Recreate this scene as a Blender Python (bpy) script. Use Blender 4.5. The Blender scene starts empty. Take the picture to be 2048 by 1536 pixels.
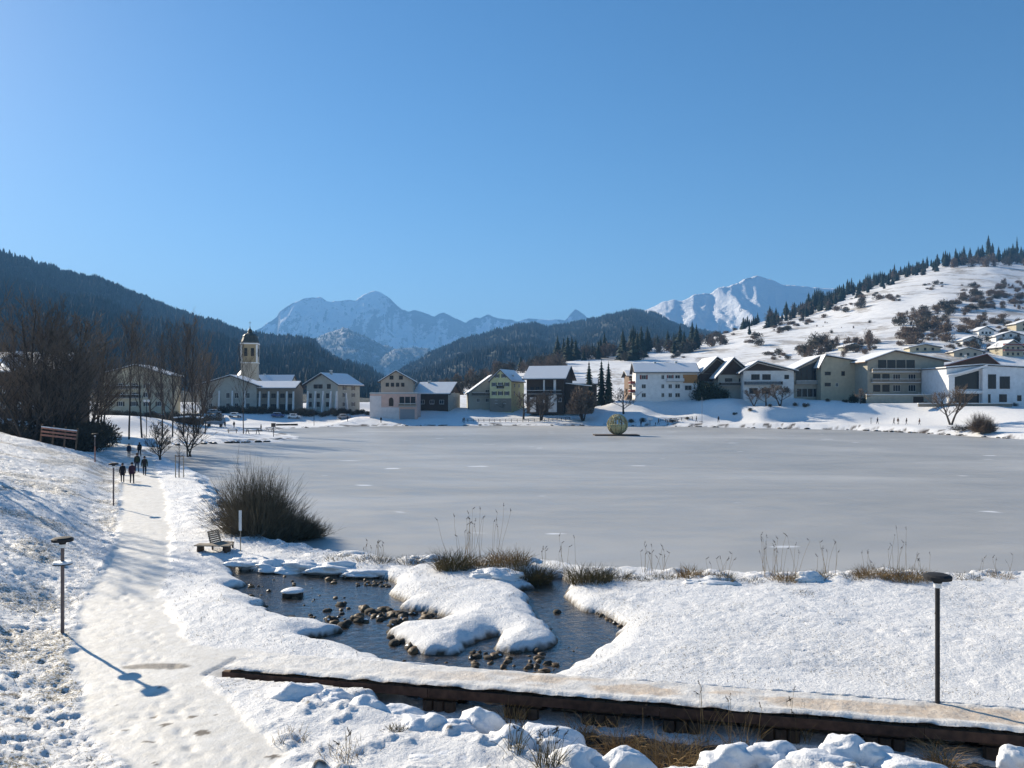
import bpy, math, random
import numpy as np
from mathutils import Vector, Matrix
R = math.radians
PI = math.pi
random.seed(7)
SC = bpy.context.scene
COL = SC.collection

# ------------------------------------------------------------------ camera, light, exposure
F, CX, HY, CAMZ = 1594.0, 1024.0, 800.0, 7.7        # focal length and horizon row of the 2048 px wide photograph
cam = bpy.data.cameras.new('camera')
cam.sensor_width = 36.0
cam.lens = 36.0 * F / 2048
cam.shift_y = (HY - 768) / 2048
cam.clip_start, cam.clip_end = 0.5, 60000
camo = bpy.data.objects.new('camera', cam)
COL.objects.link(camo)
camo.location = (0, 0, CAMZ)
camo.rotation_euler = (R(90), 0, 0)
SC.camera = camo

SUN_EL, SUN_AZ = 24.0, -47.0                        # azimuth from the view direction, minus is left
sdir = Vector((math.sin(R(SUN_AZ)) * math.cos(R(SUN_EL)), math.cos(R(SUN_AZ)) * math.cos(R(SUN_EL)), math.sin(R(SUN_EL))))
w = bpy.data.worlds.new('World')
SC.world = w
w.use_nodes = True
nt = w.node_tree
nt.nodes.clear()
sky = nt.nodes.new('ShaderNodeTexSky')
sky.sky_type = 'NISHITA'
sky.sun_disc = False
sky.sun_elevation = R(SUN_EL)
sky.sun_rotation = R(SUN_AZ)
sky.altitude = 250
sky.air_density = 1.0
sky.dust_density = 0.2
sky.ozone_density = 3.0
bg = nt.nodes.new('ShaderNodeBackground')
bg.inputs['Strength'].default_value = 0.062
wo = nt.nodes.new('ShaderNodeOutputWorld')
hs = nt.nodes.new('ShaderNodeHueSaturation')
hs.inputs['Saturation'].default_value = 1.25
nt.links.new(sky.outputs[0], hs.inputs['Color'])
nt.links.new(hs.outputs[0], bg.inputs[0])
nt.links.new(bg.outputs[0], wo.inputs[0])
sl = bpy.data.lights.new('sun', 'SUN')
sl.energy = 5.0
sl.angle = R(0.53)
sl.color = (1.0, 0.885, 0.71)
so = bpy.data.objects.new('sun', sl)
COL.objects.link(so)
so.rotation_euler = (-sdir).to_track_quat('-Z', 'Y').to_euler()
so.location = (-100, 100, 300)
SC.view_settings.view_transform = 'Standard'
SC.view_settings.look = 'None'
SC.view_settings.exposure = 1.0
SC.view_settings.gamma = 1
SC.cycles.use_denoising = True
SC.cycles.max_bounces = 6
SC.cycles.diffuse_bounces = 2
SC.cycles.volume_bounces = 0

# ------------------------------------------------------------------ materials
MATS = {}
def newmat(name):
    m = bpy.data.materials.new(name)
    m.use_nodes = True
    MATS[name] = m
    return m, m.node_tree, m.node_tree.nodes['Principled BSDF']
def node(t, typ, **kw):
    n = t.nodes.new(typ)
    for k, v in kw.items():
        if k in n.inputs: n.inputs[k].default_value = v
        else: setattr(n, k, v)
    return n
def noise(t, scale, detail=4, rough=.55, vec=None, dist=0):
    n = node(t, 'ShaderNodeTexNoise', Scale=scale, Detail=detail, Roughness=rough, Distortion=dist)
    if vec is None:
        g = t.nodes.get('POS') or node(t, 'ShaderNodeNewGeometry', name='POS')
        vec = g.outputs['Position']
    t.links.new(vec, n.inputs['Vector'])
    return n
def ramp(t, src, stops):
    r = node(t, 'ShaderNodeValToRGB')
    e = r.color_ramp.elements
    while len(e) < len(stops): e.new(.5)
    for k, (p, c) in enumerate(stops):
        e[k].position = p
        e[k].color = (*c, 1) if len(c) == 3 else c
    t.links.new(src, r.inputs[0])
    return r
def mixc(t, fac, a, b):
    m = node(t, 'ShaderNodeMix', data_type='RGBA')
    for s, v in ((0, fac), (6, a), (7, b)):
        if hasattr(v, 'is_output'): t.links.new(v, m.inputs[s])
        elif s == 0: m.inputs[0].default_value = v
        else: m.inputs[s].default_value = (*v, 1)
    return m.outputs[2]
def bump(t, src, bsdf, dist=.02, strength=1.0, nrm=None):
    b = node(t, 'ShaderNodeBump', Strength=strength, Distance=dist)
    t.links.new(src, b.inputs['Height'])
    if nrm is not None: t.links.new(nrm, b.inputs['Normal'])
    if bsdf is not None: t.links.new(b.outputs[0], bsdf.inputs['Normal'])
    return b.outputs[0]
def attr(t, name):
    return node(t, 'ShaderNodeAttribute', attribute_name=name).outputs['Fac']
def simple(name, col, rough=.8, var=.25, scale=3.0, bumpd=0.0, metal=0.0, spec=.3):
    m, t, b = newmat(name)
    n = noise(t, scale, 5)
    c2 = tuple(max(0, v * (1 - var)) for v in col)
    c3 = tuple(min(1, v * (1 + var)) for v in col)
    r = ramp(t, n.outputs[0], [(.3, c2), (.7, c3)])
    t.links.new(r.outputs[0], b.inputs['Base Color'])
    b.inputs['Roughness'].default_value = rough
    b.inputs['Metallic'].default_value = metal
    b.inputs['Specular IOR Level'].default_value = spec
    if bumpd: bump(t, n.outputs[0], b, bumpd)
    return m

SNOW = (.80, .80, .80)
# snow ground with packed path, bare soil and grass bits
m, t, b = newmat('snow_ground')
fine = noise(t, 9.0, 6, .7)
mid = noise(t, 1.7, 4, .6)
base = ramp(t, mid.outputs[0], [(.35, (.80, .80, .80)), (.65, (.88, .875, .86))])
pathc = ramp(t, noise(t, 3.0, 5, .65).outputs[0], [(.3, (.64, .61, .55)), (.55, (.75, .725, .67)), (.75, (.82, .80, .76))])
c = mixc(t, attr(t, 'path'), base.outputs[0], pathc.outputs[0])
grass_n = noise(t, 14.0, 3, .8)
gm = node(t, 'ShaderNodeMath', operation='SUBTRACT'); t.links.new(grass_n.outputs[0], gm.inputs[0])
inv = node(t, 'ShaderNodeMath', operation='MULTIPLY_ADD'); t.links.new(attr(t, 'grassy'), inv.inputs[0])
inv.inputs[1].default_value = -.30; inv.inputs[2].default_value = .80
t.links.new(inv.outputs[0], gm.inputs[1])
gk = node(t, 'ShaderNodeMath', operation='MULTIPLY', use_clamp=True); t.links.new(gm.outputs[0], gk.inputs[0]); gk.inputs[1].default_value = 14
c = mixc(t, gk.outputs[0], c, (.22, .19, .13))
soil = ramp(t, noise(t, 6.0, 6, .7).outputs[0], [(.3, (.025, .018, .012)), (.6, (.10, .07, .04)), (.8, (.22, .19, .15))])
c = mixc(t, attr(t, 'bare'), c, soil.outputs[0])
t.links.new(c, b.inputs['Base Color'])
b.inputs['Roughness'].default_value = .55
b.inputs['Specular IOR Level'].default_value = .25
ad = node(t, 'ShaderNodeMath', operation='MULTIPLY_ADD'); t.links.new(attr(t, 'path'), ad.inputs[0]); ad.inputs[1].default_value = -.75; ad.inputs[2].default_value = 1.0
hm = node(t, 'ShaderNodeMath', operation='MULTIPLY'); t.links.new(fine.outputs[0], hm.inputs[0]); t.links.new(ad.outputs[0], hm.inputs[1])
bump(t, hm.outputs[0], b, .075)

# clean snow on roofs, mounds and lids
m, t, b = newmat('snow')
n = noise(t, 5.0, 5, .6)
r = ramp(t, n.outputs[0], [(.3, (.75, .76, .78)), (.7, (.85, .85, .84))])
t.links.new(r.outputs[0], b.inputs['Base Color'])
b.inputs['Roughness'].default_value = .5
bump(t, n.outputs[0], b, .05)

# hillside snow, with bare streaks
m, t, b = newmat('snow_hill')
n1 = noise(t, .012, 6, .65); n2 = noise(t, .11, 5, .7)
r = ramp(t, n2.outputs[0], [(.22, (.36, .31, .24)), (.36, (.72, .72, .72)), (.6, (.86, .86, .85))])
t.links.new(r.outputs[0], b.inputs['Base Color'])
b.inputs['Roughness'].default_value = .7
mp = node(t, 'ShaderNodeMapping'); t.links.new(t.nodes['POS'].outputs['Position'], mp.inputs[0]); mp.inputs['Scale'].default_value = (1, .35, 2.5); mp.inputs['Rotation'].default_value = (0, 0, .5)
st_ = noise(t, .035, 7, .72, mp.outputs[0], .4)
sr = ramp(t, st_.outputs[0], [(.52, (0, 0, 0)), (.60, (.7, .7, .7))])
c = mixc(t, sr.outputs[0], r.outputs[0], (.27, .22, .16))
t.links.new(c, b.inputs['Base Color'])
bump(t, n2.outputs[0], b, 1.0, .8)

# forest floor under the far woods
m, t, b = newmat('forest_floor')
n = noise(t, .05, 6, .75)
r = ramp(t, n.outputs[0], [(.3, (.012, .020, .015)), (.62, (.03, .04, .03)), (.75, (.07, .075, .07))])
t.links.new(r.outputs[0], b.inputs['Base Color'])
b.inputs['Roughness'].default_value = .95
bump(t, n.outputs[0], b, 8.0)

m, t, b = newmat('foothill_wood')
n = noise(t, .012, 8, .75)
r = ramp(t, n.outputs[0], [(.35, (.03, .045, .045)), (.5, (.09, .11, .12)), (.62, (.45, .46, .48))])
t.links.new(r.outputs[0], b.inputs['Base Color'])
b.inputs['Roughness'].default_value = .95
bump(t, n.outputs[0], b, 14.0)

# high mountains: rock and snow above, woods below (by height above the valley and steepness)
def mountain_mat(name, lo, hi, rockamt):
    m, t, b = newmat(name)
    geo = node(t, 'ShaderNodeNewGeometry', name='POS')
    sep = node(t, 'ShaderNodeSeparateXYZ'); t.links.new(geo.outputs['Position'], sep.inputs[0])
    n = noise(t, .004, 8, .68); n2 = noise(t, .016, 8, .72)
    h = node(t, 'ShaderNodeMapRange'); t.links.new(sep.outputs[2], h.inputs[0])
    h.inputs[1].default_value = lo; h.inputs[2].default_value = hi
    a = node(t, 'ShaderNodeMath', operation='MULTIPLY_ADD'); t.links.new(n.outputs[0], a.inputs[0]); a.inputs[1].default_value = 1.6; a.inputs[2].default_value = -.8
    s = node(t, 'ShaderNodeMath', operation='ADD'); t.links.new(h.outputs[0], s.inputs[0]); t.links.new(a.outputs[0], s.inputs[1])
    wood = ramp(t, s.outputs[0], [(.40, (0, 0, 0)), (.62, (1, 1, 1))])
    sn = node(t, 'ShaderNodeSeparateXYZ'); t.links.new(geo.outputs['True Normal'], sn.inputs[0])
    q = node(t, 'ShaderNodeMath', operation='MULTIPLY_ADD'); t.links.new(n2.outputs[0], q.inputs[0]); q.inputs[1].default_value = .9; q.inputs[2].default_value = -.45
    q2 = node(t, 'ShaderNodeMath', operation='ADD'); t.links.new(sn.outputs[2], q2.inputs[0]); t.links.new(q.outputs[0], q2.inputs[1])
    rock = ramp(t, q2.outputs[0], [(rockamt, (.13, .13, .135)), (rockamt + .12, (.80, .80, .81))])
    wf = ramp(t, n2.outputs[0], [(.35, (.02, .03, .025)), (.65, (.06, .075, .06)), (.8, (.5, .5, .5))])
    c = mixc(t, wood.outputs[0], wf.outputs[0], rock.outputs[0])
    t.links.new(c, b.inputs['Base Color'])
    b.inputs['Roughness'].default_value = .9
    bump(t, n2.outputs[0], b, 30.0, .8)
    return m
mountain_mat('high_mountain', 330, 620, .43)
mountain_mat('right_mountain', 190, 330, .40)

# lake ice
m, t, b = newmat('lake_ice')
geo = node(t, 'ShaderNodeNewGeometry', name='POS')
mp = node(t, 'ShaderNodeMapping'); t.links.new(geo.outputs['Position'], mp.inputs[0]); mp.inputs['Scale'].default_value = (.5, 1, 1)
n1 = noise(t, .035, 5, .6, mp.outputs[0], .6); n2 = noise(t, .45, 5, .65, mp.outputs[0]); n3 = noise(t, .34, 2, .4, mp.outputs[0])
c = ramp(t, n1.outputs[0], [(.30, (.27, .275, .27)), (.5, (.37, .365, .35)), (.70, (.53, .52, .495))]).outputs[0]
cr = ramp(t, n2.outputs[0], [(.25, (0, 0, 0)), (.8, (1, 1, 1))])
mm = node(t, 'ShaderNodeMath', operation='MULTIPLY'); t.links.new(cr.outputs[0], mm.inputs[0]); mm.inputs[1].default_value = .22
c = mixc(t, mm.outputs[0], c, (.62, .63, .62))
sp = ramp(t, n3.outputs[0], [(.715, (0, 0, 0)), (.75, (1, 1, 1))])
c = mixc(t, sp.outputs[0], c, (.78, .79, .80))
t.links.new(c, b.inputs['Base Color'])
rr = ramp(t, n2.outputs[0], [(.3, (.32, .32, .32)), (.7, (.55, .55, .55))])
t.links.new(rr.outputs[0], b.inputs['Roughness'])
b.inputs['IOR'].default_value = 1.31
bump(t, n2.outputs[0], b, .02, .5)

# stream water
m, t, b = newmat('stream_water')
n = noise(t, 4.5, 5, .65, dist=.8); n2 = noise(t, 3.2, 6, .75)
c = ramp(t, n2.outputs[0], [(.35, (.010, .010, .010)), (.55, (.05, .040, .028)), (.68, (.15, .12, .085))]).outputs[0]
t.links.new(c, b.inputs['Base Color'])
b.inputs['Roughness'].default_value = .04
b.inputs['IOR'].default_value = 1.45
b.inputs['Coat Weight'].default_value = .35
b.inputs['Coat IOR'].default_value = 1.7
b.inputs['Coat Roughness'].default_value = .03
nb = bump(t, n.outputs[0], b, .03, .9)
t.links.new(nb, b.inputs['Coat Normal'])

simple('bark', (.055, .045, .037), .95, .3, 8, .01)
simple('twig', (.15, .115, .085), .95, .3, 4)
simple('bark_pale', (.16, .135, .11), .95, .3, 8, .01)
simple('willow_twig', (.15, .122, .08), .9, .35, 3)
simple('needle', (.022, .038, .022), .9, .4, 1.5)
simple('bush_brown', (.17, .125, .09), .95, .4, .4)
simple('bush_dark', (.085, .075, .055), .95, .4, .4)
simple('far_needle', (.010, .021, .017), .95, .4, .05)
simple('wood_dark', (.06, .042, .03), .8, .4, 6, .004)
simple('wood_brown', (.16, .10, .06), .75, .35, 7, .004)
simple('wood_orange', (.40, .20, .07), .7, .25, 7, .004)
simple('wood_grey', (.30, .25, .19), .8, .3, 9, .003)
simple('wood_rust', (.075, .042, .03), .8, .45, 5, .006)
simple('fence_red', (.42, .19, .13), .7, .25, 5)
simple('metal_pole', (.15, .12, .12), .5, .15, 12, 0, .3)
simple('metal_dark', (.03, .03, .032), .75, .15, 9, 0, 0, .2)
simple('glass', (.018, .024, .03), .22, .15, 2, 0, 0, .25)
simple('frame_white', (.62, .62, .60), .6, .08, 4)
simple('frame_dark', (.05, .04, .035), .6, .2, 4)
simple('shutter_red', (.22, .05, .04), .7, .2, 4)
for nm, cc in dict(wall_white=(.72, .72, .71), wall_cream=(.46, .41, .30), wall_beige=(.42, .38, .31), wall_pale=(.38, .38, .34),
                   wall_yellow=(.66, .62, .34), wall_pink=(.62, .42, .35), wall_pinkwhite=(.66, .60, .58), wall_greygreen=(.37, .35, .29), wall_modern=(.72, .73, .74),
                   wall_stone=(.24, .21, .17), wall_ochre=(.34, .27, .16), concrete=(.40, .40, .38)).items():
    simple(nm, cc, .9, .10, .9, .01)
simple('roof_dark', (.06, .055, .055), .8, .3, 2)
simple('roof_red', (.20, .075, .06), .8, .3, 2)
simple('copper_dark', (.045, .05, .042), .6, .3, 2)
simple('rock', (.06, .05, .038), .85, .55, 4, .03)
simple('rock_brown', (.11, .07, .035), .6, .5, 5, .03)
simple('dry_grass', (.30, .20, .09), .9, .4, 5)
simple('dry_grass_dark', (.13, .10, .045), .9, .4, 5)
simple('straw', (.42, .36, .20), .9, .3, 6)
simple('seed_head', (.07, .05, .035), .95, .3, 20)
simple('skin', (.50, .32, .24), .6, .08, 10)
simple('cloth_black', (.018, .018, .022), .9, .3, 12)
simple('cloth_plum', (.05, .018, .035), .9, .3, 12)
simple('cloth_green', (.03, .045, .028), .9, .3, 12)
simple('cloth_navy', (.02, .03, .06), .9, .3, 12)
simple('cloth_brown', (.10, .055, .035), .9, .3, 12)
simple('cloth_red', (.30, .03, .03), .9, .3, 12)
simple('cloth_denim', (.05, .07, .12), .9, .3, 12)
simple('hair_brown', (.06, .035, .02), .8, .3, 30)
simple('paint_white', (.75, .75, .75), .3, .05, 2)
simple('paint_blue', (.05, .10, .25), .3, .05, 2)
simple('paint_grey', (.25, .26, .28), .3, .05, 2)
simple('paint_red', (.35, .04, .03), .3, .05, 2)
simple('tyre', (.02, .02, .02), .9, .2, 9)
simple('lattice', (.55, .50, .28), .8, .3, 6)
simple('lattice_dark', (.20, .18, .11), .8, .3, 6)
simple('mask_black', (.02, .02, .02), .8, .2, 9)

# ------------------------------------------------------------------ object helpers
def tag(o, label=None, cat=None, group=None, kind=None):
    if label: o['label'] = label
    if cat: o['category'] = cat
    if group: o['group'] = group
    if kind: o['kind'] = kind
    return o
def link(name, me, parent=None):
    o = bpy.data.objects.new(name, me)
    COL.objects.link(o)
    if parent is not None: o.parent = parent
    return o
def thing(name, label, cat, loc=(0, 0, 0), rz=0, group=None):
    o = link(name, None)
    o.empty_display_size = .2
    o.location = loc
    o.rotation_euler = (0, 0, rz)
    return tag(o, label, cat, group)
def npmesh(name, V, Fq, mat, smooth=True, attrs=None):
    """V (n,3) and quads or triangles (m,k) as numpy arrays"""
    me = bpy.data.meshes.new(name)
    V = np.asarray(V, np.float32); Fq = np.asarray(Fq, np.int32)
    k = Fq.shape[1]
    me.vertices.add(len(V)); me.vertices.foreach_set('co', V.ravel())
    me.loops.add(Fq.size); me.loops.foreach_set('vertex_index', Fq.ravel())
    me.polygons.add(len(Fq))
    me.polygons.foreach_set('loop_start', np.arange(0, Fq.size, k, dtype=np.int32))
    me.polygons.foreach_set('loop_total', np.full(len(Fq), k, np.int32))
    me.polygons.foreach_set('use_smooth', np.full(len(Fq), smooth))
    for a, v in (attrs or {}).items():
        at = me.attributes.new(a, 'FLOAT', 'POINT')
        at.data.foreach_set('value', np.asarray(v, np.float32))
    me.materials.append(MATS[mat] if isinstance(mat, str) else mat)
    me.update(calc_edges=True)
    return me

class MB:
    def __init__(s): s.v = []; s.f = []; s.m = []; s.mi = 0
    def add(s, vs, fs):
        o = len(s.v)
        s.v += [tuple(p) for p in vs]
        s.f += [tuple(i + o for i in f) for f in fs]
        s.m += [s.mi] * len(fs)
        return s
    def box(s, cx, cy, cz, sx, sy, sz, mat=None):
        hx, hy, hz = sx / 2, sy / 2, sz / 2
        vs = [Vector((a * hx, b_ * hy, c_ * hz)) for a in (-1, 1) for b_ in (-1, 1) for c_ in (-1, 1)]
        if mat is not None: vs = [mat @ p for p in vs]
        vs = [(p[0] + cx, p[1] + cy, p[2] + cz) for p in vs]
        return s.add(vs, [(0, 1, 3, 2), (4, 6, 7, 5), (0, 4, 5, 1), (2, 3, 7, 6), (0, 2, 6, 4), (1, 5, 7, 3)])
    def tube(s, pts, rads, n=6, cap=True):
        pts = [Vector(p) for p in pts]
        base = len(s.v); ring = []
        u = None
        for i, p in enumerate(pts):
            d = (pts[min(i + 1, len(pts) - 1)] - pts[max(i - 1, 0)])
            d = d.normalized() if d.length > 1e-9 else Vector((0, 0, 1))
            if u is None:
                u = d.cross(Vector((1, 0, 0)) if abs(d.x) < .8 else Vector((0, 1, 0))).normalized()
            else:
                u = (u - d * u.dot(d))
                u = u.normalized() if u.length > 1e-6 else d.orthogonal().normalized()
            w_ = d.cross(u)
            r = rads[i] if isinstance(rads, (list, tuple)) else rads
            for k in range(n):
                a = 2 * PI * k / n
                s.v.append(tuple(p + (u * math.cos(a) + w_ * math.sin(a)) * r))
        nf = 0
        for i in range(len(pts) - 1):
            for k in range(n):
                a = base + i * n + k; b_ = base + i * n + (k + 1) % n
                s.f.append((a, b_, b_ + n, a + n)); nf += 1
        if cap and n > 2:
            s.f.append(tuple(base + k for k in reversed(range(n))))
            s.f.append(tuple(base + (len(pts) - 1) * n + k for k in range(n))); nf += 2
        s.m += [s.mi] * nf
        return s
    def tri(s, a, b_, c_):
        return s.add([a, b_, c_], [(0, 1, 2)])
    def lathe(s, prof, n=16, cx=0, cy=0):
        vs = []; fs = []
        for r, z in prof:
            for k in range(n):
                a = 2 * PI * k / n
                vs.append((cx + r * math.cos(a), cy + r * math.sin(a), z))
        for i in range(len(prof) - 1):
            for k in range(n):
                a = i * n + k; b_ = i * n + (k + 1) % n
                fs.append((a, b_, b_ + n, a + n))
        fs.append(tuple(reversed(range(n)))); fs.append(tuple(range((len(prof) - 1) * n, len(prof) * n)))
        return s.add(vs, fs)
    def prism(s, poly, y0, y1):
        """polygon in x,z extruded along y"""
        n = len(poly)
        vs = [(p[0], y0, p[1]) for p in poly] + [(p[0], y1, p[1]) for p in poly]
        fs = [tuple(range(n)), tuple(reversed(range(n, 2 * n)))]
        for k in range(n):
            j = (k + 1) % n
            fs.append((j, k, k + n, j + n))
        return s.add(vs, fs)
    def mesh(s, name, mats, smooth=False):
        me = bpy.data.meshes.new(name)
        me.from_pydata(s.v, [], s.f)
        for q in ([mats] if isinstance(mats, str) else mats): me.materials.append(MATS[q])
        me.polygons.foreach_set('material_index', s.m)
        me.polygons.foreach_set('use_smooth', [smooth] * len(s.f))
        me.update()
        return me
    def build(s, name, mats, parent=None, smooth=False):
        return link(name, s.mesh(name, mats, smooth), parent)

def kids(o): return [c_ for c_ in COL.objects if c_.parent is o]
TREES = {}
def register(root):
    """remember the copyable tree of a prototype"""
    ch = [(c_, [g for g in c_.children]) for c_ in root.children]
    TREES[root.name] = ch
    return root
def dup(root, loc, rz=0, scale=1, label=None, group=None, only=None):
    r = root.copy(); COL.objects.link(r)
    r.location = loc; r.rotation_euler = (0, 0, rz)
    r.scale = (scale,) * 3 if isinstance(scale, (int, float)) else scale
    if label: r['label'] = label
    if group: r['group'] = group
    for ch, gs in TREES[root.name]:
        c_ = ch.copy(); COL.objects.link(c_); c_.parent = r
        for g in gs:
            d = g.copy(); COL.objects.link(d); d.parent = c_
    return r
class Proto:
    """a kind of thing: the first place() moves the prototype itself, later ones copy it"""
    def __init__(s, root): s.root = register(root); s.used = False
    def place(s, loc, rz=0, scale=1, label=None, group=None):
        if not s.used:
            s.used = True
            r = s.root
            s.snap = None
            r.location = loc; r.rotation_euler = (0, 0, rz)
            r.scale = (scale,) * 3 if isinstance(scale, (int, float)) else scale
            if label: r['label'] = label
            if group: r['group'] = group
            return r
        return dup(s.root, loc, rz, scale, label, group)

# ------------------------------------------------------------------ noise
def _h(ix, iy, seed):
    n = (ix.astype(np.int64) * 374761393 + iy.astype(np.int64) * 668265263 + seed * 974711) & 0xffffffff
    n = ((n ^ (n >> 13)) * 1274126177) & 0xffffffff
    return ((n ^ (n >> 16)) & 0xffff) / 65535.0
def vn(x, y, seed=0):
    ix = np.floor(x); iy = np.floor(y)
    fx = x - ix; fy = y - iy
    fx = fx * fx * fx * (fx * (fx * 6 - 15) + 10); fy = fy * fy * fy * (fy * (fy * 6 - 15) + 10)
    a = _h(ix, iy, seed); b_ = _h(ix + 1, iy, seed); c_ = _h(ix, iy + 1, seed); d = _h(ix + 1, iy + 1, seed)
    return (a + (b_ - a) * fx) * (1 - fy) + (c_ + (d - c_) * fx) * fy - .5
def fbm(x, y, o=4, seed=0, g=.5):
    s = 0; a = 1; f = 1
    for k in range(o):
        s = s + a * vn(x * f + 13.7 * k, y * f + 7.1 * k, seed + k); a *= g; f *= 2.03
    return s
def sstep(a, b_, x):
    t_ = np.clip((x - a) / (b_ - a), 0, 1)
    return t_ * t_ * (3 - 2 * t_)
def sdpoly(px, py, poly):
    """signed distance, minus inside"""
    d = np.full(px.shape, 1e18); inside = np.zeros(px.shape, bool)
    n = len(poly)
    for i in range(n):
        ax, ay = poly[i]; bx, by = poly[(i + 1) % n]
        ex, ey = bx - ax, by - ay
        wx, wy = px - ax, py - ay
        tt = np.clip((wx * ex + wy * ey) / (ex * ex + ey * ey + 1e-12), 0, 1)
        d = np.minimum(d, (wx - ex * tt) ** 2 + (wy - ey * tt) ** 2)
        c_ = ((ay <= py) & (by > py)) | ((by <= py) & (ay > py))
        with np.errstate(divide='ignore', invalid='ignore'):
            xi = ax + (py - ay) * ex / (ey if ey != 0 else 1e-12)
        inside ^= c_ & (px < xi)
    return np.sqrt(d) * np.where(inside, -1, 1)
def sdline(px, py, pts):
    """distance to a polyline and the parameter-interpolated third value (half width)"""
    d = np.full(px.shape, 1e18); hw = np.zeros(px.shape); side = np.zeros(px.shape)
    for i in range(len(pts) - 1):
        ax, ay, aw = pts[i]; bx, by, bw = pts[i + 1]
        ex, ey = bx - ax, by - ay
        wx, wy = px - ax, py - ay
        tt = np.clip((wx * ex + wy * ey) / (ex * ex + ey * ey), 0, 1)
        q = (wx - ex * tt) ** 2 + (wy - ey * tt) ** 2
        k = q < d
        d = np.where(k, q, d); hw = np.where(k, aw + (bw - aw) * tt, hw)
        side = np.where(k, np.sign(ex * wy - ey * wx), side)
    return np.sqrt(d), hw, side
def G(px, py, z=0.0):
    """the point of the level z seen at a pixel of the photograph"""
    d = F * (CAMZ - z) / (py - HY)
    return ((px - CX) / F * d, d)
def AT(px, py, d):
    return Vector(((px - CX) / F * d, d, CAMZ - (py - HY) / F * d))

# ------------------------------------------------------------------ plan of the place (metres)
LAKE = [G(*p) for p in [(2700, 1190), (2300, 1165), (2048, 1152), (1900, 1155), (1800, 1150), (1600, 1160), (1450, 1155), (1320, 1152), (1230, 1145), (1120, 1138), (1060, 1130),
        (1000, 1125), (900, 1128), (800, 1122), (700, 1114), (640, 1104), (570, 1092), (530, 1078), (490, 1045), (462, 1015), (440, 985), (402, 950), (345, 925), (310, 912), (290, 900),
        (300, 893), (440, 887), (550, 884), (600, 878), (575, 868), (540, 864), (560, 858), (650, 854), (800, 852), (1000, 851), (1300, 852), (1500, 856),
        (1700, 860), (1850, 867), (2048, 879), (2300, 897), (2700, 925), (3400, 1000), (3400, 1120)]]
POND = [G(px, py, .12) for px, py in [(459, 1133), (470, 1155), (490, 1172), (460, 1180), (480, 1190), (532, 1209), (515, 1216), (576, 1243), (639, 1250), (680, 1262), (607, 1280), (640, 1288),
        (668, 1292), (717, 1307), (766, 1326), (815, 1335), (900, 1345), (946, 1352), (1000, 1362), (1093, 1366), (1127, 1350), (1166, 1328), (1205, 1299), (1251, 1255), (1215, 1231), (1166, 1221), (1130, 1194),
        (1127, 1185), (1142, 1170), (1120, 1157), (1080, 1157), (1064, 1162), (1066, 1175), (1034, 1180), (1056, 1197), (1068, 1219), (1076, 1241), (1108, 1258), (1114, 1280), (1093, 1299),
        (1020, 1306), (983, 1299), (995, 1272), (946, 1287), (910, 1309), (849, 1309), (815, 1294), (773, 1267), (800, 1253), (870, 1249), (900, 1238), (870, 1228), (800, 1216),
        (815, 1206), (778, 1187), (790, 1162), (754, 1153), (683, 1150), (634, 1143), (581, 1140), (517, 1145)]]
PATH = [(-5.9, 10.0, 1.35), (-5.9, 15.6, 1.35), (-8.6, 19.1, 1.45), (-10.9, 23, 1.55), (-14.0, 28.7, 1.3), (-15.9, 33.7, 1.25), (-18.9, 41, 1.3), (-26.5, 57.4, 1.5), (-35.5, 76, 1.6), (-46, 98, 1.8), (-62, 125, 2), (-72, 150, 2)]
PATH2 = [(-9.9, 22.2, 1.3), (-7.2, 21.75, .95), (-3.6, 20.85, .75)]       # the stub that leads onto the footbridge
BR0, BR1 = Vector((-7.6, 21.0)), Vector((14.5, 16.2))                     # front edge of the footbridge
BRN = Vector((0.2122, 0.9772))                                             # across it, away from the camera
def bridge_uv(x, y):
    dx, dy = (BR1 - BR0).normalized()
    return (x - BR0.x) * dx + (y - BR0.y) * dy, -(x - BR0.x) * dy + (y - BR0.y) * dx
DITCH = [(-2.4, 21.3), (15.5, 17.4), (16, 14.9), (13.5, 14.6), (11.6, 15.7), (9.2, 16.1), (6.6, 16.5), (5.0, 16.5), (4.3, 15.4), (3.8, 14.4), (2.6, 14.6), (1.9, 16.0), (.6, 17.2), (-.9, 18.4), (-2.9, 19.2)]
CTRL = [(-5, 12, .6), (5, 12, .5), (-12, 30, .55), (0, 30, .5), (20, 30, .55), (12, 24, .6), (-25, 60, .6), (-30, 75, .6), (-45, 100, .6), (-60, 125, .7), (-45, 125, .6), (-70, 140, .8), (30, 20, .8), (45, 34, .7), (110, 60, 1.0), (160, 110, 1.5), (-90, 60, 9), (-90, 30, 9), (-90, 100, 4)]
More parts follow.
